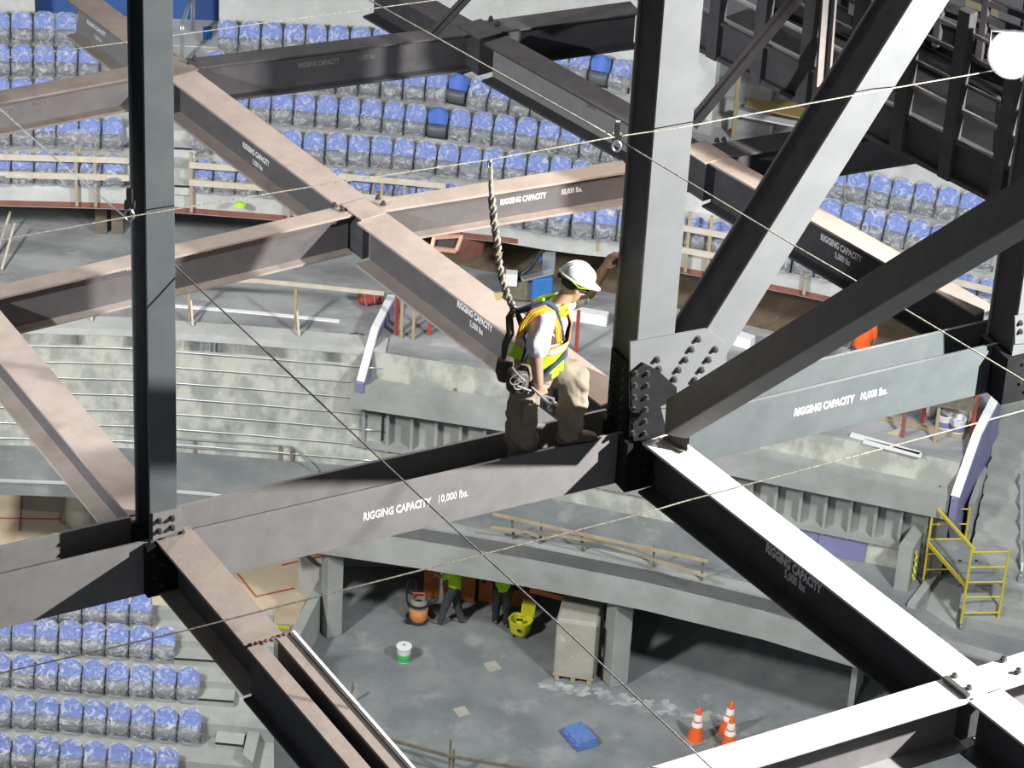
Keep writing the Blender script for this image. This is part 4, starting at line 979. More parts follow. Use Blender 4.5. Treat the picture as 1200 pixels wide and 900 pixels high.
# grounded rails bottom centre
t = thing('floor_guard_rail', 'brown guard rail with double post at the bottom edge', 'guard rail', P(526, 905, 0))
a = P(440, 862, .6); b = P(526, 886, .6); c = P(640, 905, .6)
build('rail', MB().bar(a, b, .04, .07).bar(b, c, .04, .07), M['wooddark'], t); q = P(526, 912, 0)
build('post', MB().bar(q, q + Z * .95, .05, .05, Y), M['wooddark'], t); build('post', MB().bar(q + X * .07, q + X * .07 + Z * .7, .05, .05, Y), M['wooddark'], t)
t = thing('short_stanchion', 'small brown stanchion beside the white edged beam at bottom left', 'stanchion', P(411, 825, 0)); q = P(411, 825, 0)
build('post', MB().bar(q, q + V3((.03, 0, .55)), .04, .04, Y), M['wooddark'], t); build('arm', MB().bar(q + V3((-.05, 0, .1)), q + V3((.06, 0, .42)), .03, .03, Y), M['wooddark'], t)

# ------------------------------------------------------------------ scaffold
def scaffold():
    B = P(1125, 737, Z1); C_ = P(1160, 733, Z1)
    e = V3((1, .12, 0)).normalized(); w = .72
    t = thing('rolling_scaffold', 'yellow rolling scaffold with grey platform near the concrete steps', 'scaffold', B)
    A = P(1081, 686, Z1); ldir = (A - B); ldir.z = 0; L = ldir.length
    h = 1.85
    for nm, q in (('near', B), ('far', A)):
        for s in (0, 1):
            pt = q + e * (w * s)
            build('frame_post', MB().tube([pt + Z * .12, pt + Z * h], .026, 10), M['yellow'], t)
            build('caster', MB().lathe([(.06, -.018), (.065, 0), (.06, .018)], pt + Z * .065, 16, e), M['rubber'], t)
            build('caster_fork', MB().bar(pt + Z * .06, pt + Z * .14, .05, .05, Y), M['black'], t)
        mb = MB()
        for hh in (.38, .75, 1.1, 1.45, 1.8): mb.tube([q + e * 0 + Z * hh, q + e * w + Z * hh], .016, 8)
        build('rung_set', mb, M['yellow'], t)
    for s in (0, 1):
        build('side_rail', MB().bar(B + e * (w * s) + Z * 1.0, A + e * (w * s) + Z * 1.0, .035, .09), M['yellow'], t)
    build('guard_rail', MB().bar(B + Z * h, A + Z * h, .05, .05).bar(B + e * w * .0 + Z * 1.42, A + Z * 1.42, .03, .04), M['yellow'], t) if False else build('guard_rail', MB().bar(B + e * .05 + Z * (h + .0), A + e * .05 + Z * h, .06, .05), M['yellow'], t)
    c = (A + B) / 2 + e * w / 2; d = ldir.normalized(); s_ = V3((-d.y, d.x, 0))
    pl = [B + e * .03 + Z * 1.05, B + e * (w - .03) + Z * 1.05, A + e * (w - .03) + Z * 1.05, A + e * .03 + Z * 1.05]
    build('platform', MB().extr(pl, Z * .035), M['concrete_floor'], t)
    build('hinge_plate', MB().obox(c + Z * 1.09 - e * .12, e, d, Z, .06, .06, .01), M['black'], t); build('hinge_plate', MB().obox(c + Z * 1.09 + e * .2, e, d, Z, .06, .06, .01), M['black'], t)
    return t
scaffold()
p = P(1063, 700, Z1); mb = MB().extr([P(1047, 690, Z1), P(1063, 694, Z1), P(1088, 655, Z1), P(1075, 650, Z1)], Z * 1.05); struct('wall_stub', mb, M['concrete'])
mb = MB().extr([P(1063, 712, Z1), P(1073, 714, Z1), P(1098, 680, Z1), P(1090, 676, Z1)], Z * .12); struct('trim_7', mb, M['concrete'])
# yellow-green coiled strap on stub wall
p = P(1068, 690, Z1) + Z * .3
o = build('yellow_strap', MB().tube([p + V3((.02 * math.sin(i * 1.9), -.02 + .02 * math.cos(i * 2.3), i * .055 - .1)) for i in range(14)], .022, 6), M['hazard'], None, p); tag(o, 'yellow strap hanging beside the low concrete stub wall', 'strap')
# dark mat
o = build('floor_plate', MB().extr(onz([(1085, 715), (1120, 738), (1128, 690), (1096, 678)], Z1 + .003), Z * .01), M['concrete'], None, P(1100, 710, Z1)); tag(o, 'grey plate lying on the floor beneath the scaffold', 'plate')
# ------------------------------------------------------------------ objects on the upper floor
def pail(x, y, z, lab):
    p = P(x, y, z); t = thing('plastic_pail', lab, 'bucket', p, 'white pails by the red posts')
    build('pail_body', MB().lathe([(.13, 0), (.135, .02), (.15, .34), (.16, .36), (.15, .37), (.12, .1)], p, 24), M['white'], t, smooth=True)
    build('blue_label', MB().lathe([(.1395, .1), (.141, .1), (.1465, .22), (.145, .22)], p, 24), M['purple'], t)
    build('handle', MB().tube([p + V3((.15 * math.cos(a), -.05 - .1 * math.sin(a), .33 - .1 * math.sin(a))) for a in [PI * i / 10 for i in range(11)]], .005, 5), M['chrome'], t)
pail(1106, 503, Z2, 'white pail with blue label, left of the pair by the red posts'); pail(1121, 508, Z2, 'white pail, right of the pair by the red posts')
for (x, y, h, m, lab) in ((1081, 495, .9, 'redpost', 'red post left of the white pails'), (1138, 512, 1.0, 'redpost', 'red post right of the white pails'), (1095, 518, 1.05, 'wood', 'leaning lumber board in front of the white pails'), (1057, 512, .7, 'redsteel', 'thin rusty stake right of the white boards'), (1135, 500, .9, 'wood', 'lumber stud behind the red post at right'), (675, 412, .95, 'redpost', 'red post between the worker and the light column'), (503, 392, .75, 'redpost', 'red post behind the lower diagonal beam'), (464, 392, .9, 'redpost', 'thin red post inside the left bay wall'), (470, 396, .95, 'wood', 'broad lumber post inside the left bay wall'), (484, 398, .85, 'wood', 'pale lumber post right of the red post in the left bay')):
    o = post(x, y, Z2, h, lab, m, .075 if m != 'wood' else .06, group='posts on the upper floor')
o = build('scrap_board', MB().bar(P(1030, 488, Z2 + .04), P(1128, 512, Z2 + .04), .09, .06), M['wood'], None, P(1095, 504, Z2)); tag(o, 'long lumber kicker board at the feet of the red posts', 'board')
for a_, b_, lab in (((997, 509), (1078, 532), 'longer white board lying on the concrete bay floor'), ((1012, 517), (1080, 534), 'shorter white board in front of the longer one')):
    a = P(*a_, Z2 + .03); b = P(*b_, Z2 + .03); o = build('white_board', MB().bar(a, b, .12, .04), M['white'], None, (a + b) / 2); tag(o, lab, 'board', 'white boards on the bay floor')
o = build('plywood_gusset', MB().extr([P(1040, 507, Z2), P(1057, 510, Z2), P(1058, 500, Z2 + .25)], -Y * .02), M['ply'], None, P(1050, 508, Z2)); tag(o, 'brown plywood triangle leaning on the rusty stake', 'plywood')
for (x, y, lab) in ((1095, 478, 'dark blue jacket draped between red post and pails'),):
    p = P(x, y, Z2); 
    mb = MB().rings([(p + Z * h + X * .03 * math.sin(h * 9), X * r, Y * r * .5) for h, r in ((.0, .16), (.15, .2), (.4, .17), (.6, .13), (.72, .05))], 16); o = build('draped_jacket', mb, M['jeans'], None, p, smooth='all'); tag(o, 'dark blue cloth bundle standing behind the white pails', 'cloth bundle')
    q = P(1090, 488, Z2); mb = MB().rings([(q + Z * h, X * r, Y * r * .6) for h, r in ((.0, .07), (.2, .12), (.5, .10), (.62, .04))], 12); o = build('white_sack', mb, M['white'], None, q, smooth='all'); tag(o, 'white sack hanging beside the left red post', 'sack')
# table board on top
o = build('work_table', MB().extr([P(1068, 470, Z2 + .9), P(1140, 480, Z2 + .9), P(1148, 462, Z2 + .9), P(1080, 455, Z2 + .9)], -Z * .05), M['wooddark'], None, P(1100, 470, Z2 + .9)); tag(o, 'dark tabletop board across the red posts at right', 'table top')
# red compressor tank
p = P(433, 357, Z2); t = thing('air_tank', 'red rounded air tank lying near the left bay wall', 'tank', p)
ax_ = V3((1, .3, 0)).normalized()
build('tank', MB().lathe([(.03, -.25), (.11, -.22), (.14, -.15), (.14, .15), (.11, .22), (.03, .25)], p + Z * .16, 18, ax_), M['redpost'], t, smooth=True)
build('hose', MB().tube([p + ax_ * (.3 - .09 * i / 3) + V3((0, -.16 * math.cos(i), .16 + .15 * math.sin(i))) for i in range(16)], .015, 6), M['steel_top'], t)
p = P(418, 395, Z2); o = build('wire_coil', MB().tube([p + V3((.16 * math.cos(i * .5), .12 * math.sin(i * .5), .02)) for i in range(22)], .012, 6), M['bolt'], None, p); tag(o, 'thin coil of wire on the pale kerb by the bay wall', 'wire coil')
# machine behind the worker
p = P(622, 352, Z2); t = thing('tool_cart', 'cluttered blue and black tool cart behind the lanyard and worker', 'cart', p)
build('chassis', MB().obox(p + V3((-.05, .1, .28)), X, Y, Z, .95, .5, .42), M['wooddark'], t, bevel=.02)
build('blue_bin', MB().obox(p + V3((.18, -.12, .42)), V3((1, .3, 0)).normalized(), V3((-.3, 1, 0)).normalized(), Z, .42, .3, .5), M['bluebox'], t, bevel=.02)
build('white_box', MB().obox(p + V3((-.42, -.1, .56)), X, Y, Z, .24, .2, .28), M['white'], t, bevel=.01)
build('steel_shelf', MB().obox(p + V3((.1, -.2, .72)), V3((1, .35, .15)).normalized(), V3((-.35, 1, 0)).normalized(), Z, .66, .16, .05), M['chrome'], t, bevel=.005)
build('leaning_panel', MB().obox(p + V3((.32, .15, .85)), V3((1, .1, 0)).normalized(), Y, Z, .26, .05, .5), M['chrome'], t, bevel=.005)
build('black_arm', MB().tube([p + V3((-.3, 0, .5)), p + V3((-.05, .05, .75)), p + V3((.15, .1, 1.1)), p + V3((.2, .1, 1.15))], .05, 8), M['black'], t)
build('blue_sheet', MB().obox(p + V3((.1, .15, .9)), V3((.8, .1, .6)).normalized(), Y, V3((-.6, 0, .8)), .3, .04, .12), M['bluebox'], t)
# copper duct frame
t = thing('duct_frame', 'copper coloured rectangular duct frame under the taupe beam', 'duct frame', P(523, 292, Z2))
f = [K(509, 278, 66), K(542, 276, 66), K(535, 294, 66), K(506, 291, 66)]
mb = MB()
for a, b in zip(f, f[1:] + f[:1]): mb.bar(a, b, .07, .07)
build('frame', mb, M['copper'], t); build('dark_inside', MB().extr([q + Y * .1 for q in f], Y * .05), M['black'], t)
build('duct_body', MB().extr([f[1] + X * .06, f[2] + X * .06, f[2] + X * .5 + Y * .5 - Z * .1, f[1] + X * .5 + Y * .5], -Z * .25), M['redsteel'], t)
for (x, y, lab) in ((118, 250, 'short dark block under the red steel edge left of the slim column'), (137, 250, 'second dark block under the red steel edge next to the slim column')):
    p = P(x, y, Z2 + .5); o = build('support_block', MB().box(p.x - .12, p.x + .12, p.y, p.y + .3, p.z - .5, p.z + .7), M['wooddark'], None, p); tag(o, lab, 'block', 'dark blocks under the steel edge')
for a_, b_, lab in (((-4, 298), (12, 248), 'pale steel pole lying at the far left of the upper floor'), ((2, 316), (17, 262), 'second pale steel pole at the far left of the upper floor')):
    a = P(*a_, Z2 + .05); b = P(*b_, Z2 + .6); o = build('leaning_pole', MB().tube([a, b], .03, 8), M['woodpale'], None, a); tag(o, lab, 'pole', 'poles at the far left')
# yellow-green rag on the apron
p = P(281, 240, 7.97); o = build('lime_rag', MB().rings([(p + Z * h, X * r, Y * r) for h, r in ((0, .13), (.02, .11), (.04, .05), (.05, .02))], 7), M['lime'], None, p); tag(o, 'crumpled lime green rag on the apron below the first row', 'rag')
o = build('plastic_sheet', MB().rings([(P(93, 152, zrow(3) - .1) + V3((0, -.25, h)), X * r, Y * .06) for h, r in ((-.35, .05), (-.15, .14), (.0, .28), (.08, .24), (.12, .1))], 12), M['wrap'], None, P(93, 152, zrow(3))); tag(o, 'loose white plastic sheet draped over a seat in the upper left block', 'plastic sheet')
# brown zone shade blocks under seats right of duct
o = build('white_metal_edge', MB().bar(P(664, 366, Z2 + .12), P(712, 374, Z2 + .12), .2, .24), M['whitemetal'], None, P(690, 370, Z2)); tag(o, 'white topped ledge between the worker and the light column', 'ledge')
o = build('white_metal_edge', MB().bar(P(852, 392, Z2 + .12), P(882, 402, Z2 + .12), .22, .24), M['whitemetal'], None, P(866, 396, Z2)); tag(o, 'white topped ledge between the gusset and the dark diagonal', 'ledge')

# ------------------------------------------------------------------ people
def remesh(mb, voxel=.012, smooth=3):
    me = bpy.data.meshes.new('tmp'); me.from_pydata([tuple(p) for p in mb.v], [], mb.f); finish(me)
    o = bpy.data.objects.new('tmp', me); col.objects.link(o)
    r = o.modifiers.new('r', 'REMESH'); r.mode = 'VOXEL'; r.voxel_size = voxel
    s = o.modifiers.new('s', 'SMOOTH'); s.iterations = smooth; s.factor = .5
    dg = bpy.context.evaluated_depsgraph_get(); m2 = bpy.data.meshes.new_from_object(o.evaluated_get(dg))
    out = MB(); out.add([v.co.copy() for v in m2.vertices], [tuple(p.vertices) for p in m2.polygons])
    bpy.data.objects.remove(o); bpy.data.meshes.remove(me); bpy.data.meshes.remove(m2)
    return out
def limb(mb, pts, rs, n=14):                 # smooth tapered tube through joints
    P_ = []; R_ = []
    for i in range(len(pts) - 1):
        for s in range(6):
            t_ = s / 6; P_.append(pts[i].lerp(pts[i + 1], t_)); R_.append(rs[i] + (rs[i + 1] - rs[i]) * t_)
    P_.append(pts[-1]); R_.append(rs[-1])
    for _ in range(2):
        Q = list(P_)
        for i in range(1, len(P_) - 1): Q[i] = P_[i] * .5 + (P_[i - 1] + P_[i + 1]) * .25
        P_ = Q
    mb.tube(P_, R_, n)
    mb.ell(P_[0], X * rs[0], Y * rs[0], Z * rs[0], 10, 6); mb.ell(P_[-1], X * rs[-1], Y * rs[-1], Z * rs[-1], 10, 6)
def hand(mb, wrist, d, up, side, s=1., curl=.9, open_=False):
    """palm and five bent fingers; d forearm direction, up = back of the hand, side = thumb side"""
    pc = wrist + d * (.05 * s)
    mb.rings([(wrist, side * .027 * s, up * .020 * s), (wrist + d * .03 * s, side * .036 * s, up * .019 * s), (wrist + d * .07 * s, side * .042 * s, up * .017 * s), (wrist + d * .098 * s, side * .040 * s, up * .013 * s)], 14, power=2.6)
    for i, (o_, L) in enumerate(((.031, .072), (.011, .08), (-.010, .074), (-.030, .058))):
        b = wrist + d * .092 * s + side * o_ * s; a = 0; pts = [b]; c = curl if not open_ else curl * .4
        for k in range(3):
            a += c * (.55, .8, .6)[k]; pts.append(pts[-1] + (d * math.cos(a) - up * math.sin(a)) * (L * s * (.44, .32, .26)[k]))
        mb.tube(pts, [.0098 * s, .0092 * s, .0085 * s, .0068 * s], 8); mb.ell(pts[-1], X * .007 * s, Y * .007 * s, Z * .007 * s, 6, 4)
    b = wrist + d * .03 * s + side * .032 * s
    mb.tube([b, b + (d * .6 + side * .8 - up * .2).normalized() * .038 * s, b + (d * .9 + side * .6 - up * .5).normalized() * .070 * s], [.013 * s, .0115 * s, .0085 * s], 8)
def head(mb, c, f, u, s=1.):
    """head with jaw, nose, brow, ears; f = facing, u = up"""
    r = f.cross(u).normalized(); u = r.cross(f).normalized()
    mb.ell(c + u * .02 * s - f * .008 * s, f * .098 * s, r * .077 * s, u * .105 * s, 20, 14)
    mb.rings([(c - u * .02 * s + f * .012 * s, f * .082 * s, r * .068 * s), (c - u * .06 * s + f * .022 * s, f * .07 * s, r * .058 * s), (c - u * .10 * s + f * .04 * s, f * .048 * s, r * .04 * s), (c - u * .118 * s + f * .052 * s, f * .028 * s, r * .025 * s)], 18)
    mb.rings([(c + u * .02 * s + f * .085 * s, f * .010 * s, r * .009 * s), (c - u * .012 * s + f * .102 * s, f * .014 * s, r * .012 * s), (c - u * .03 * s + f * .108 * s, f * .014 * s, r * .017 * s), (c - u * .038 * s + f * .095 * s, f * .01 * s, r * .012 * s)], 10)
    mb.ell(c + u * .028 * s + f * .086 * s, f * .012 * s, r * .05 * s, u * .010 * s, 10, 6)
    for e in (-1, 1):
        mb.ell(c + r * e * .079 * s - f * .005 * s + u * .0 * s, f * .020 * s, r * .009 * s, u * .032 * s, 10, 8)
    return r, u
def face_bits(t, c, f, r, u, s=1.):
    for e in (-1, 1):
        q = c + u * .014 * s + f * .089 * s + r * e * .030 * s
        build('eye', MB().ell(q, f * .009 * s, r * .013 * s, u * .008 * s, 10, 6), M['white'], t, smooth='all')
        build('iris', MB().ell(q + f * .006 * s, f * .004 * s, r * .0055 * s, u * .0055 * s, 8, 6), M['hair'], t)
    build('mouth', MB().ell(c - u * .066 * s + f * .088 * s, f * .007 * s, r * .024 * s, u * .006 * s, 10, 6), mat('lips', (.33, .13, .10), .6) if 'lips' not in bpy.data.materials else bpy.data.materials['lips'], t, smooth='all')

# ---- the ironworker -------------------------------------------------
cc0 = (cB0 + cB1) / 2
def J(x, y, off): return face_pt(x, y, cc0 + NC * off, NC)
F_ = V3((CH.x, CH.y, 0)).normalized()         # facing along the chord
near = NC
r_hip = J(617, 436, .10); r_knee = J(611, 484, .08)
web_top = ZT - .45 / 2 + .012
r_ank = J(611, 545, .03); r_ank = V3((r_ank.x, r_ank.y, web_top + .09))
l_hip = J(633, 432, -.06); l_knee = J(675, 438, .20)
l_ank = J(667, 503, .155); l_ank.z = ZT + .09
pel = (r_hip + l_hip) / 2
chest = J(637, 392, .04); nb = J(651, 356, .05)
sh_r = J(637, 370, .23); sh_l = J(655, 356, -.14)
el_r = J(628, 416, .33); wr_r = J(631, 450, .31)
el_l = J(690, 345, -.20); wr_l = J(709, 314, -.08)
hc = J(672, 335, .05)
ff = (F_ * .80 - Z * .52 + near * .10).normalized()
man = thing('person', 'worker in white hard hat and lime vest standing on the roof beam, holding a wrench', 'person', V3((pel.x, pel.y, web_top)))
mb = MB()
limb(mb, [nb - Z * .03, (nb + hc) / 2 - Z * .02, hc - Z * .03], [.062, .056, .055])
r_, u_ = head(mb, hc, ff, (Z + F_ * .4).normalized())
mb.rings([(pel, F_ * .12, near * .16), ((pel + chest) / 2, F_ * .11, near * .145), (chest, F_ * .12, near * .16), (nb - Z * .05, F_ * .08, near * .13)], 18)
for s, e, w in ((sh_r, el_r, wr_r), (sh_l, el_l, wr_l)): limb(mb, [s, e, w], [.064, .052, .036])
for h, k_, a in ((r_hip, r_knee, r_ank), (l_hip, l_knee, l_ank)): limb(mb, [h, k_, a], [.085, .055, .038])
hd = (wr_r - el_r).normalized(); hand(mb, wr_r, (hd * .9 + F_ * .25).normalized(), near, F_, 1.1, 1.25)
hd = (wr_l - el_l).normalized(); hd2 = (hd + Z * .2).normalized(); hand(mb, wr_l, hd2, (-F_ + Z * .3).normalized(), near, 1.05, .75)
body = build('body', remesh(mb, .0075, 2), M['skin'], man, smooth='all')
face_bits(man, hc, ff, r_, u_)
# hair under the hat
hb = MB().ell(hc + u_ * .026 - ff * .018, ff * .092, r_ * .080, u_ * .092, 18, 12)
hb.v = [p if (p - hc).dot(ff) < .0 and (p - hc).dot(u_) > -.04 else hc + (p - hc) * .85 for p in hb.v]
build('short_hair', hb, M['hair'], man, smooth='all')
# hard hat
hu = (u_ * .96 - ff * .06).normalized(); hf = (ff - hu * ff.dot(hu)).normalized(); hr = hf.cross(hu)
hcn = hc + u_ * .066 - ff * .012
mb = MB(); rr = []
for i in range(9):
    a = PI / 2 * i / 8 * .985
    rr.append((hcn + hu * (.118 * math.sin(a)), hf * (.142 * math.cos(a) ** .8), hr * (.118 * math.cos(a) ** .8)))
mb.rings(rr, 28); hat = build('hard_hat', mb, M['helmet'], man, smooth='all')
mb = MB().rings([(hcn + hf * .012 - hu * .012, hf * .165, hr * .126), (hcn + hf * .012 - hu * .002, hf * .168, hr * .128), (hcn + hf * .01 + hu * .006, hf * .145, hr * .118)], 28)
mb.v = [p + hf * (.030 if (p - hcn).dot(hf) > .10 else 0) for p in mb.v]; build('brim', mb, M['helmet'], hat, smooth='all')
mb = MB()
for o_ in (-.03, 0, .03): mb.tube([hcn + hr * o_ + hf * (.135 * math.cos(a)) + hu * (.121 * math.sin(a) ** .9) for a in [PI * (.12 + .76 * i / 12) for i in range(13)]], .006, 6)
build('ridge', mb, M['helmet'], hat, smooth='all')
build('suspension_knob', MB().ell(hcn - hf * .14 - hu * .03, hf * .02, hr * .03, hu * .02, 10, 6), M['black'], hat, smooth='all')
build('lime_chin_strap', MB().tube([hcn + hr * .10 - hf * .11 - hu * .0, hcn + hr * .118 - hf * .02 - hu * .03, hcn + hr * .116 + hf * .08 - hu * .008], .004, 6), M['lime'], hat)
# safety glasses
g_ = MB()
for e in (-1, 1): g_.rings([(hc + ff * .100 + r_ * e * .032 + u_ * .016, r_ * .031, u_ * .019), (hc + ff * .104 + r_ * e * .032 + u_ * .016, r_ * .027, u_ * .016)], 14, power=3)
gl = build('safety_glasses', g_, M['black'], man, smooth=True)
build('temple_arm', MB().tube([hc + ff * .1 + r_ * .062 + u_ * .018, hc + ff * .02 + r_ * .088 + u_ * .014, hc - ff * .03 + r_ * .085 + u_ * .01], .004, 6).tube([hc + ff * .1 - r_ * .062 + u_ * .018, hc + ff * .02 - r_ * .088 + u_ * .014, hc - ff * .03 - r_ * .085 + u_ * .01], .004, 6), M['black'], gl)
# trousers
mb = MB()
waist = pel + Z * .10 + F_ * .01
mb.rings([(waist + Z * .06, F_ * .15, near * .185), (waist, F_ * .155, near * .19), (pel - Z * .0, F_ * .15, near * .19), (pel - Z * .08, F_ * .13, near * .17)], 20)
rcuff = r_ank + Z * .015; lcuff = l_ank + Z * .02
limb(mb, [r_hip, r_knee + F_ * .005, r_ank + Z * .0], [.130, .112, .106])
limb(mb, [l_hip, l_knee, l_ank + Z * .03], [.132, .112, .098])
rm = remesh(mb, .013, 3)
for i, v in enumerate(rm.v):                  # cloth folds
    n = noise.noise(V3((v.x * 6, v.y * 6, v.z * 9))) * .026 + noise.noise(V3((v.x * 13 + v.z * 12, v.y * 12, v.z * 7))) * .022
    ax_c = min(((v - a.lerp(b, max(0, min(1, (v - a).dot(b - a) / (b - a).length_squared)))), 0) for a, b in ((r_hip, r_ank), (l_hip, l_knee), (l_knee, l_ank)))[0] if False else None
    best = None
    for a, b in ((r_hip, r_knee), (r_knee, r_ank), (l_hip, l_knee), (l_knee, l_ank)):
        q = a.lerp(b, max(0, min(1, (v - a).dot(b - a) / (b - a).length_squared))); dd_ = v - q
        if best is None or dd_.length < best.length: best = dd_
    rm.v[i] = v + best.normalized() * n
tro = build('trousers', rm, M['khaki'], man, smooth='all')
build('cargo_pocket', MB().obox((r_hip + r_knee) / 2 + near * .108 - Z * .11, F_, near, Z, .12, .03, .15).obox((r_hip + r_knee) / 2 + near * .125 - Z * .04, F_, near, Z, .13, .02, .04), M['khaki'], tro, bevel=.01)
# shirt
mb = MB()
mb.rings([(pel + Z * .12, F_ * .13, near * .165), ((pel + chest) / 2 + Z * .05, F_ * .145, near * .175), (chest, F_ * .14, near * .18), (sh_r.lerp(sh_l, .5) - Z * .03, F_ * .115, near * .17), (nb - Z * .005, F_ * .075, near * .085), (nb + Z * .02, F_ * .062, near * .065)], 22)
limb(mb, [sh_r, sh_r.lerp(el_r, .80)], [.092, .088]); limb(mb, [sh_l, sh_l.lerp(el_l, .75)], [.085, .072])
rm = remesh(mb, .012, 3); rm.v = [v + noise.noise_vector(v * 11) * .010 for v in rm.v]
build('white_shirt', rm, M['shirt'], man, smooth='all')
# vest: torso shell with bands by height
mb = MB()
tc = [(pel + Z * .03 + F_ * .01, .172, .20), (pel + Z * .12, .172, .205), ((pel + chest) / 2 + Z * .03, .175, .205), (chest + Z * .0, .165, .205), (chest.lerp(nb, .55), .145, .195), (sh_r.lerp(sh_l, .5) + Z * .02, .115, .175), (nb + Z * .0, .085, .10)]
NS = 8; rr = []
for (c1, a1, b1), (c2, a2, b2) in zip(tc, tc[1:]):
    for s in range(NS): q = s / NS; rr.append((c1.lerp(c2, q), F_ * (a1 + (a2 - a1) * q), near * (b1 + (b2 - b1) * q)))
rr.append((tc[-1][0], F_ * tc[-1][1], near * tc[-1][2]))
N = 44; v = []; f = []; mi = []
for (c, A, B) in rr:
    for k_ in range(N): an = 2 * PI * k_ / N; v.append(c + A * math.cos(an) + B * math.sin(an))
v = [p + noise.noise_vector(p * 8) * .014 for p in v]
Rn = len(rr)
for i in range(Rn - 1):
    for k_ in range(N):
        an = 2 * PI * (k_ + .5) / N; fr_ = math.cos(an); sd = math.sin(an)
        tt = i / (Rn - 1)
        # arm holes on both sides
        if .50 < tt < .84 and abs(sd) > .80 - .1 * abs(tt - .7): continue
        if tt > .9 and fr_ > .45: continue
        m_ = 0
        if .40 < tt < .52: m_ = 1 if (.40 < tt < .43 or tt > .49) else 2
        if tt >= .50 and .50 < abs(sd) < .72: m_ = 1 if (abs(sd) < .56 or abs(sd) > .66) else 2
        if tt >= .80 and abs(sd) >= .45: m_ = 1 if (.80 <= tt < .835 or .875 < tt < .905) else m_ if tt < .8 else 0
        f.append((i * N + k_, i * N + (k_ + 1) % N, (i + 1) * N + (k_ + 1) % N, (i + 1) * N + k_)); mi.append(m_)
mb.v = v; mb.f = f; mb.mi = mi
vest = build('safety_vest', mb, [M['lime'], M['vorange'], M['vsilver']], man, smooth='all')
md = vest.modifiers.new('thickness', 'SOLIDIFY'); md.thickness = .008; md.offset = 1
build('vest_collar', MB().tube([nb + Z * .01 + F_ * (.085 * math.cos(a)) + near * (.092 * math.sin(a)) - F_ * .01 for a in [PI * (.25 + 1.5 * i / 14) for i in range(15)]], .020, 8), M['lime'], vest, smooth='all')
build('vest_pocket', MB().obox(pel + Z * .14 + near * .19 + F_ * .09, F_, near, Z, .10, .025, .12), M['lime'], vest, bevel=.01)
for dx, m_, nm_ in ((0, 'vorange', 'orange_shoulder_edge'), (1, 'lime', 'lime_shoulder_edge'), (2, 'vorange', 'orange_shoulder_edge')):
    q_ = [J(606 + 2.4 * dx, 396, .20), J(611 + 2.6 * dx, 379, .24), J(622 + 1.5 * dx, 364 + 3 * dx, .275), J(637, 359 + 3.2 * dx, .285), J(650 - 1.5 * dx, 365 + 2.5 * dx, .27), J(656 - 2.4 * dx, 384, .255), J(657 - 2.4 * dx, 402, .245)]
    sm = []
    for a_, b_ in zip(q_, q_[1:]):
        for k_ in range(4): sm.append(a_.lerp(b_, k_ / 4))
    sm.append(q_[-1]); build(nm_, MB().tube(sm, .011, 8), M[m_], vest, smooth='all')
# harness
def strap(pts, w=.022, nm='harness_strap'):
    o_ = []
    for i in range(len(pts) - 1):
        for s in range(5): o_.append(pts[i].lerp(pts[i + 1], s / 5))
    o_.append(pts[-1]); return build(nm, MB().tube(o_, w, 8), M['strap'], man, smooth='all')
back_c = chest.lerp(nb, .5) - F_ * .19
dring = J(603, 366, .10)
strap([pel - F_ * .17 + near * .10 + Z * .02, chest - F_ * .165 + near * .08, dring + F_ * .02, sh_r.lerp(nb, .45) + Z * .065, chest + F_ * .175 + near * .09 + Z * .08, pel + F_ * .17 + near * .08 + Z * .12])
strap([dring + F_ * .02, sh_l.lerp(nb, .4) + Z * .06, chest + F_ * .165 - near * .08 + Z * .05, pel + F_ * .16 - near * .06 + Z * .12])
strap([chest.lerp(pel, .15) + F_ * .18 + near * .02, chest.lerp(pel, .3) + F_ * .10 + near * .19, chest.lerp(pel, .5) + near * .215, pel - F_ * .08 + near * .22 + Z * .05, r_hip + near * .14 - F_ * .09 - Z * .06])
strap([J(620, 362, .26), J(640, 354, .27), J(651, 362, .27), J(657, 380, .25), J(660, 398, .2)], .016)
build('dorsal_ring', MB().tube([dring + F_ * .03 * math.cos(a) + Z * .035 * math.sin(a) for a in [2 * PI * i / 12 for i in range(13)]], .006, 6), M['chrome'], man)
bw_ = pel + Z * .055
build('tool_belt', MB().rings([(bw_ - Z * .03, F_ * .182, near * .215), (bw_ + Z * .03, F_ * .180, near * .213)], 28), M['leather'], man, smooth=True)
# bag
pb = J(607, 440, .27); pouch = build('bolt_bag', MB().rings([(pb - Z * .13, F_ * .06, near * .05), (pb - Z * .1, F_ * .085, near * .065), (pb, F_ * .09, near * .07), (pb + Z * .05, F_ * .08, near * .06)], 16), M['leather'], man, smooth='all')
pb2 = J(592, 428, .12); build('rear_pouch', MB().rings([(pb2 - Z * .12, F_ * .05, near * .05), (pb2 - Z * .05, F_ * .07, near * .07), (pb2 + Z * .05, F_ * .06, near * .06)], 14), M['leather'], man, smooth='all')
mb = MB()
for i, (x, y, rr_) in enumerate(((604, 445, .045), (609, 450, .05), (612, 443, .035))):
    c = J(x, y, .36); mb.tube([c + F_ * rr_ * math.cos(a) + Z * rr_ * .9 * math.sin(a) for a in [2 * PI * k_ / 14 for k_ in range(15)]], .006, 6)
mb.tube([J(614, 446, .36), J(604, 436, .36), J(600, 430, .34)], .009, 6).tube([J(606, 452, .36), J(622, 458, .36)], .008, 6)
build('hook_ring_set', mb, M['steel'], man)
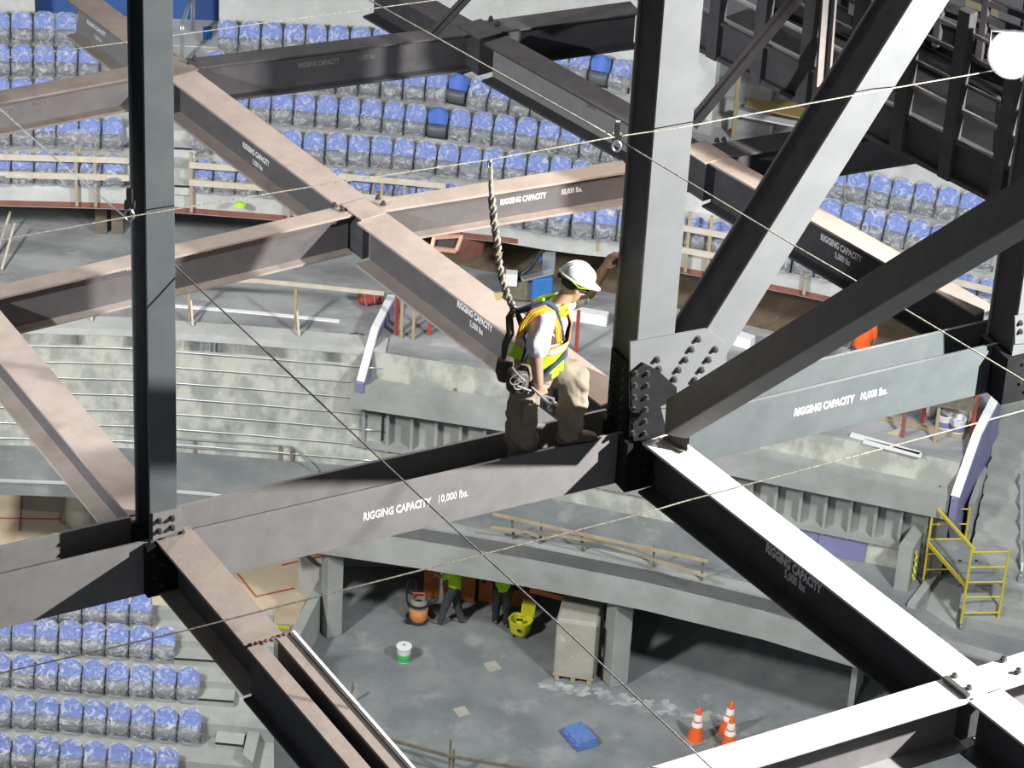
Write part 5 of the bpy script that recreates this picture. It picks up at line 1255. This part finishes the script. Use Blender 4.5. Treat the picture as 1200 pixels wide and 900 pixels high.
# boots
def boot(a, fdir, zs, nm='boot'):
    s_ = V3((-fdir.y, fdir.x, 0)); b = V3((a.x, a.y, zs))
    mb = MB().rings([(b + fdir * x + Z * h, s_ * w, Z * hh) for x, h, w, hh in ((-.09, .05, .03, .04), (-.07, .052, .045, .05), (0, .058, .048, .056), (.08, .05, .05, .048), (.16, .036, .052, .034), (.205, .028, .042, .024), (.225, .024, .02, .012))], 14, power=2.6)
    mb.rings([(b + Z * .05, fdir * .065, s_ * .05), (b + Z * .15 - fdir * .005, fdir * .06, s_ * .052)], 14)
    o_ = build(nm, mb, M['boot'], man, smooth='all')
    build('sole', MB().rings([(b + fdir * x + Z * .008, s_ * w, Z * .010) for x, w in ((-.09, .03), (-.07, .046), (0, .046), (.1, .052), (.18, .05), (.225, .028))], 12, power=5), M['black'], o_)
boot(r_ank - F_ * .0, F_, web_top); boot(l_ank + F_ * .0, (F_ * .97 + near * .12).normalized(), ZT)
# wrench in the right hand
hw = J(631, 461, .33); wd = (J(650, 479, .31) - hw).normalized(); wn = near
wt_ = thing('spud_wrench', 'chrome spud wrench held in the worker\'s lowered right hand', 'wrench', hw)
build('shank', MB().tube([hw - wd * .10, hw + wd * .04, hw + wd * .16], [.008, .012, .013], 8), M['chrome'], wt_)
sx = wn.cross(wd).normalized(); e_ = hw + wd * .17
build('jaw', MB().tube([e_ + wd * (.035 - .035 * math.cos(a)) + sx * (.034 * math.sin(a)) for a in [PI * (-.75 + 1.5 * i / 10) for i in range(11)]], .012, 6), M['chrome'], wt_)
build('second_jaw', MB().bar(hw + wd * .02, hw + wd * .15 + sx * .05, .018, .012).bar(hw + wd * .14 + sx * .05, hw + wd * .19 + sx * .02, .02, .012), M['chrome'], wt_)
# lanyard
top = onplane(574, 187, .20)
L_px = [(574, 187), (575, 200), (575, 220), (577, 240), (579, 262), (583, 285), (584, 305), (588, 325), (594, 345), (602, 362)]
k_top = (top - CAM).dot(FW); k_bot = (dring - CAM).dot(FW)
pts = [K(x, y, k_top + (k_bot - k_top) * i / 9) for i, (x, y) in enumerate(L_px)]
ln = thing('shock_lanyard', 'knotted cream and black safety lanyard from the lifeline to the worker\'s back', 'lanyard', dring)
fine = []
for i in range(9):
    for s in range(10): fine.append(pts[i].lerp(pts[i + 1], s / 10))
fine.append(pts[-1])
def wav(ph, amp, lo=25): return [p + RT * (amp * math.sin(i * .75 + ph) * (1 if i > lo else .15)) + FW * (amp * math.cos(i * .75 + ph) * (1 if i > lo else .15)) for i, p in enumerate(fine)]
build('rope_strand', MB().tube(wav(0, .016), .014, 8), M['rope'], ln, smooth='all'); build('rope_strand', MB().tube(wav(PI, .016), .014, 8), M['rope'], ln, smooth='all')
build('dark_web_strand', MB().tube(wav(1.6, .020), .008, 6), M['leather'], ln, smooth='all')
build('snap_hook', MB().tube([top + RT * .012 * math.cos(a) + Z * (-.03 + .035 * math.sin(a)) for a in [2 * PI * i / 12 for i in range(13)]], .006, 6).bar(top - Z * .06, top - Z * .16, .02, .02, Y), M['chrome'], ln)
low = [J(602, 362, .1), J(597, 372, .16), J(598, 390, .17), J(592, 404, .17), J(590, 420, .16)]
build('shock_pack', MB().tube(low, [.02, .028, .030, .026, .018], 8), M['leather'], ln, smooth='all')
for (x, y, s) in ((586, 297, .02), (584, 346, .035)):
    q = K(x, y, (k_top + k_bot) / 2 - .1); build('orange_tag', MB().extr([q - RT * s + UP * s * .4, q + RT * s + UP * s * .6, q + RT * s * .5 - UP * s, q - RT * s * .4 - UP * s * 1.1], FW * .006), M['vorange'] if False else M['yply'], ln)
# ---- simple far workers ---------------------------------------------
def worker(px0, z, label, face, shirt, pants, lean=(0, 0), arms=None, hat='helmet', stride=.18, name='person', hatm='helmet'):
    b = P(px0[0], px0[1], z); f = V3((math.cos(face), math.sin(face), 0)); s = V3((-f.y, f.x, 0))
    t = thing(name, label, 'person', b)
    ln_ = V3((lean[0], lean[1], 0))
    pel = b + Z * .93; ch = b + Z * 1.25 + ln_ * .5; nk = b + Z * 1.50 + ln_; hc = b + Z * 1.64 + ln_ * 1.25 + f * .03
    shl = nk - Z * .07 + s * .19; shr = nk - Z * .07 - s * .19
    al, ar = arms or ((f * .25 + s * .22 - Z * .30, f * .45 + s * .1 - Z * .25), (f * .2 - s * .22 - Z * .3, f * .42 - s * .1 - Z * .3))
    jl = (shl, nk + al[0], nk + al[1]); jr = (shr, nk + ar[0], nk + ar[1])
    fl_ = b + s * .11 + f * stride; fr2 = b - s * .11 - f * stride * .6
    hl = pel + s * .1; hr_ = pel - s * .1; kl = (hl + fl_) / 2 + f * .05; kr = (hr_ + fr2) / 2 + f * .04
    mb = MB(); limb(mb, [nk - Z * .04, hc - Z * .06], [.06, .055]); r_, u_ = head(mb, hc, (f - Z * .3).normalized(), Z)
    mb.rings([(pel, f * .11, s * .15), (ch, f * .11, s * .16), (nk - Z * .06, f * .07, s * .13)], 14)
    for j in (jl, jr):
        limb(mb, list(j), [.055, .042, .028], 10); d_ = (j[2] - j[1]).normalized(); hand(mb, j[2], d_, Z if abs(d_.z) < .8 else -f, s, 1.05, .9)
    for h, k_, a in ((hl, kl, fl_ + Z * .09), (hr_, kr, fr2 + Z * .09)): limb(mb, [h, k_, a], [.085, .055, .04], 10)
    build('body', remesh(mb, .014, 2), M['skin'], t, smooth='all')
    mb = MB(); mb.rings([(pel - Z * .03, f * .13, s * .165), (pel + Z * .12, f * .135, s * .17), (ch, f * .14, s * .185), (nk - Z * .07, f * .11, s * .175), (nk, f * .06, s * .065)], 18)
    for j in (jl, jr): limb(mb, [j[0], j[0].lerp(j[1], .75)], [.078, .070], 10)
    rm = remesh(mb, .016, 3); rm.v = [v + noise.noise_vector(v * 9) * .012 for v in rm.v]; build('shirt', rm, M[shirt], t, smooth='all')
    mb = MB(); mb.rings([(pel + Z * .06, f * .125, s * .16), (pel - Z * .06, f * .12, s * .155)], 16)
    for h, k_, a in ((hl, kl, fl_ + Z * .07), (hr_, kr, fr2 + Z * .07)): limb(mb, [h, k_, a], [.115, .09, .078], 10)
    rm = remesh(mb, .018, 3); rm.v = [v + noise.noise_vector(v * 8) * .012 for v in rm.v]; build('trousers', rm, M[pants], t, smooth='all')
    for a in (fl_, fr2):
        mb = MB().rings([(a + f * x + Z * h, s * w, Z * hh) for x, h, w, hh in ((-.08, .05, .03, .04), (0, .055, .045, .055), (.1, .045, .048, .045), (.2, .03, .03, .025))], 12); build('boot', mb, M['boot'], t, smooth='all')
    hu = Z; q = hc + Z * .055
    mb = MB().rings([(q + Z * (.11 * math.sin(a)), f * (.135 * math.cos(a) ** .8 + .001), s * (.112 * math.cos(a) ** .8 + .001)) for a in [PI / 2 * i / 7 * .98 for i in range(8)]], 20); ho = build('hard_hat', mb, M[hatm], t, smooth='all')
    build('brim', MB().rings([(q - Z * .008 + f * .02, f * .16, s * .12), (q + Z * .003 + f * .02, f * .16, s * .12)], 20), M[hatm], ho)
    face_bits(t, hc, (f - Z * .3).normalized(), r_, u_)
    return t
worker((531, 731), 0, 'person in lime shirt and charcoal trousers, left of two, holding a pipe', math.radians(165), 'lime', 'darkpants', (-.05, 0), ((V3((-.2, -.1, -.28)), V3((-.38, -.08, -.18))), (V3((-.22, .15, -.25)), V3((-.40, .05, -.35)))), stride=.24)
pq = P(516, 724, 0); pp = build('held_pipe', MB().tube([pq + Z * .45, pq + Z * 1.5], .05, 12), M['chrome'], None, pq + Z * .45); tag(pp, 'short grey pipe held upright by the left lime shirted worker', 'pipe')
worker((587, 732), 0, 'person in lime shirt seen from behind beside the yellow mop bucket', math.radians(95), 'lime', 'black', (0, .1), ((V3((-.28, .05, -.28)), V3((-.30, .25, -.2))), (V3((.30, .0, -.30)), V3((.36, .05, -.52)))), stride=.08)
worker((1004, 456), Z2, 'person in orange shirt and dark blue jeans behind the dark diagonal', math.radians(100), 'orange', 'jeans', (0, 0), ((V3((-.23, .05, -.34)), V3((-.22, .14, -.58))), (V3((.23, .05, -.34)), V3((.22, .14, -.58)))), stride=.1)

# ------------------------------------------------------------------ lights
def spot(name, loc, target, power, size, angle, blend=.4, color=(1, 1, 1)):
    ld = bpy.data.lights.new(name, 'SPOT'); ld.energy = power; ld.shadow_soft_size = size; ld.spot_size = math.radians(angle); ld.spot_blend = blend; ld.color = color
    o = bpy.data.objects.new(name, ld); col.objects.link(o); o.location = V3(loc)
    o.rotation_euler = (V3(target) - V3(loc)).to_track_quat('-Z', 'Y').to_euler(); return o
w = bpy.data.worlds.new('world'); scene.world = w; w.use_nodes = True
w.node_tree.nodes['Background'].inputs[0].default_value = (.85, .92, 1, 1); w.node_tree.nodes['Background'].inputs[1].default_value = .13
# portable floodlight on the roof truss, off to the right of the picture
spot('work_light', (9.5, 18.0, 31.5), (0.5, 20.5, 26.8), 16500, .10, 95, .3, (1, .98, .95))
# warm floodlight seen at the upper right
fp = K(1186, 64, 25.3)
spot('flood_light', fp, (-.5, 22.5, 26), 850, .15, 100, .5, (1, .82, .72))
spot('beam_top_fill', (1.0, 28.5, 35.5), (-.5, 22.5, 26.5), 2400, .3, 95, .6, (1, .92, .86))  # added unseen fill that lifts the beam tops
spot('side_web_fill', (-9.5, 13.0, 33.0), (-2.3, 25.2, 26.6), 9000, .15, 38, .5, (.93, .96, 1))  # added unseen fill, narrow cone onto the left faces of the beams
# unseen spots added at both sides to light the bowl
spot('bowl_fill', (-16, 34, 24), (-6, 62, 7), 30000, 1.2, 75, .6, (1, .99, .97))
spot('bowl_fill', (15, 34, 24), (5, 61, 7), 26000, 1.2, 75, .6, (.97, .99, 1))
spot('bowl_fill', (-14, 44, 25), (-6, 52, 1), 2500, 1.5, 80, .8)
spot('bowl_fill', (15, 38, 24), (4, 51, 0), 2500, 1.5, 70, .8, (.95, .98, 1))

# ------------------------------------------------------------------ drop hidden seats, label the rest
bpy.context.view_layer.update()
dg = bpy.context.evaluated_depsgraph_get()
def root_of(o):
    while o.parent: o = o.parent
    return o
kept = []
SELF = {o.name for o, *_ in SEATS}
for o, blk, row, px_, bare in SEATS:
    vis = 0
    for lx in (-.18, -.09, 0, .09, .18):
        for lz in (.08, .25, .4, .55, .7, .84):
            wp = o.matrix_world @ V3((lx, .02 if lz < .5 else .10, lz))
            x, y = pix(wp)
            if not (0 < x < 1200 and 0 < y < 900): continue
            d = (wp - CAM); L = d.length; d.normalize()
            ok, hp, nrm, idx, ho, mw = scene.ray_cast(dg, CAM, d)
            if not ok or (hp - CAM).length > L - .28 or root_of(ho).name == o.name: vis += 1
    if vis >= 1: kept.append((o, blk, row, px_, bare))
    else:
        for c in list(o.children): bpy.data.objects.remove(c)
        bpy.data.objects.remove(o)
ORD = ['first', 'second', 'third', 'fourth', 'fifth', 'sixth', 'seventh', 'eighth', 'ninth', 'tenth', 'eleventh', 'twelfth', 'thirteenth', 'fourteenth', 'fifteenth', 'sixteenth', 'seventeenth', 'eighteenth', 'nineteenth', 'twentieth', 'twenty-first', 'twenty-second', 'twenty-third']
groups = {}
for k in kept: groups.setdefault((k[1], k[2]), []).append(k)
blocks = {}
for (b, r) in groups: blocks.setdefault(b, []).append(r)
for (b, r), lst in groups.items():
    lst.sort(key=lambda k: k[3]); rows = sorted(blocks[b]); ri = rows.index(r)
    for i, (o, *_x) in enumerate(lst):
        bare = _x[3]
        o['label'] = ('bare blue seat' if bare else 'plastic wrapped blue seat') + ', ' + ORD[min(i, 22)] + ' from the left in the ' + ('top' if ri == 0 else 'bottom' if ri == len(rows) - 1 else ORD[ri]) + ' row, ' + b + ' block'
        o['category'] = 'seat'; o['group'] = 'blue arena seats in the ' + b + ' block'
print('SEATS kept', len(kept), {k: len(v) for k, v in groups.items()})

scene.view_settings.view_transform = 'Standard'; scene.view_settings.look = 'None'
scene.view_settings.gamma = 1; scene.view_settings.exposure = 0; scene.view_settings.use_curve_mapping = False
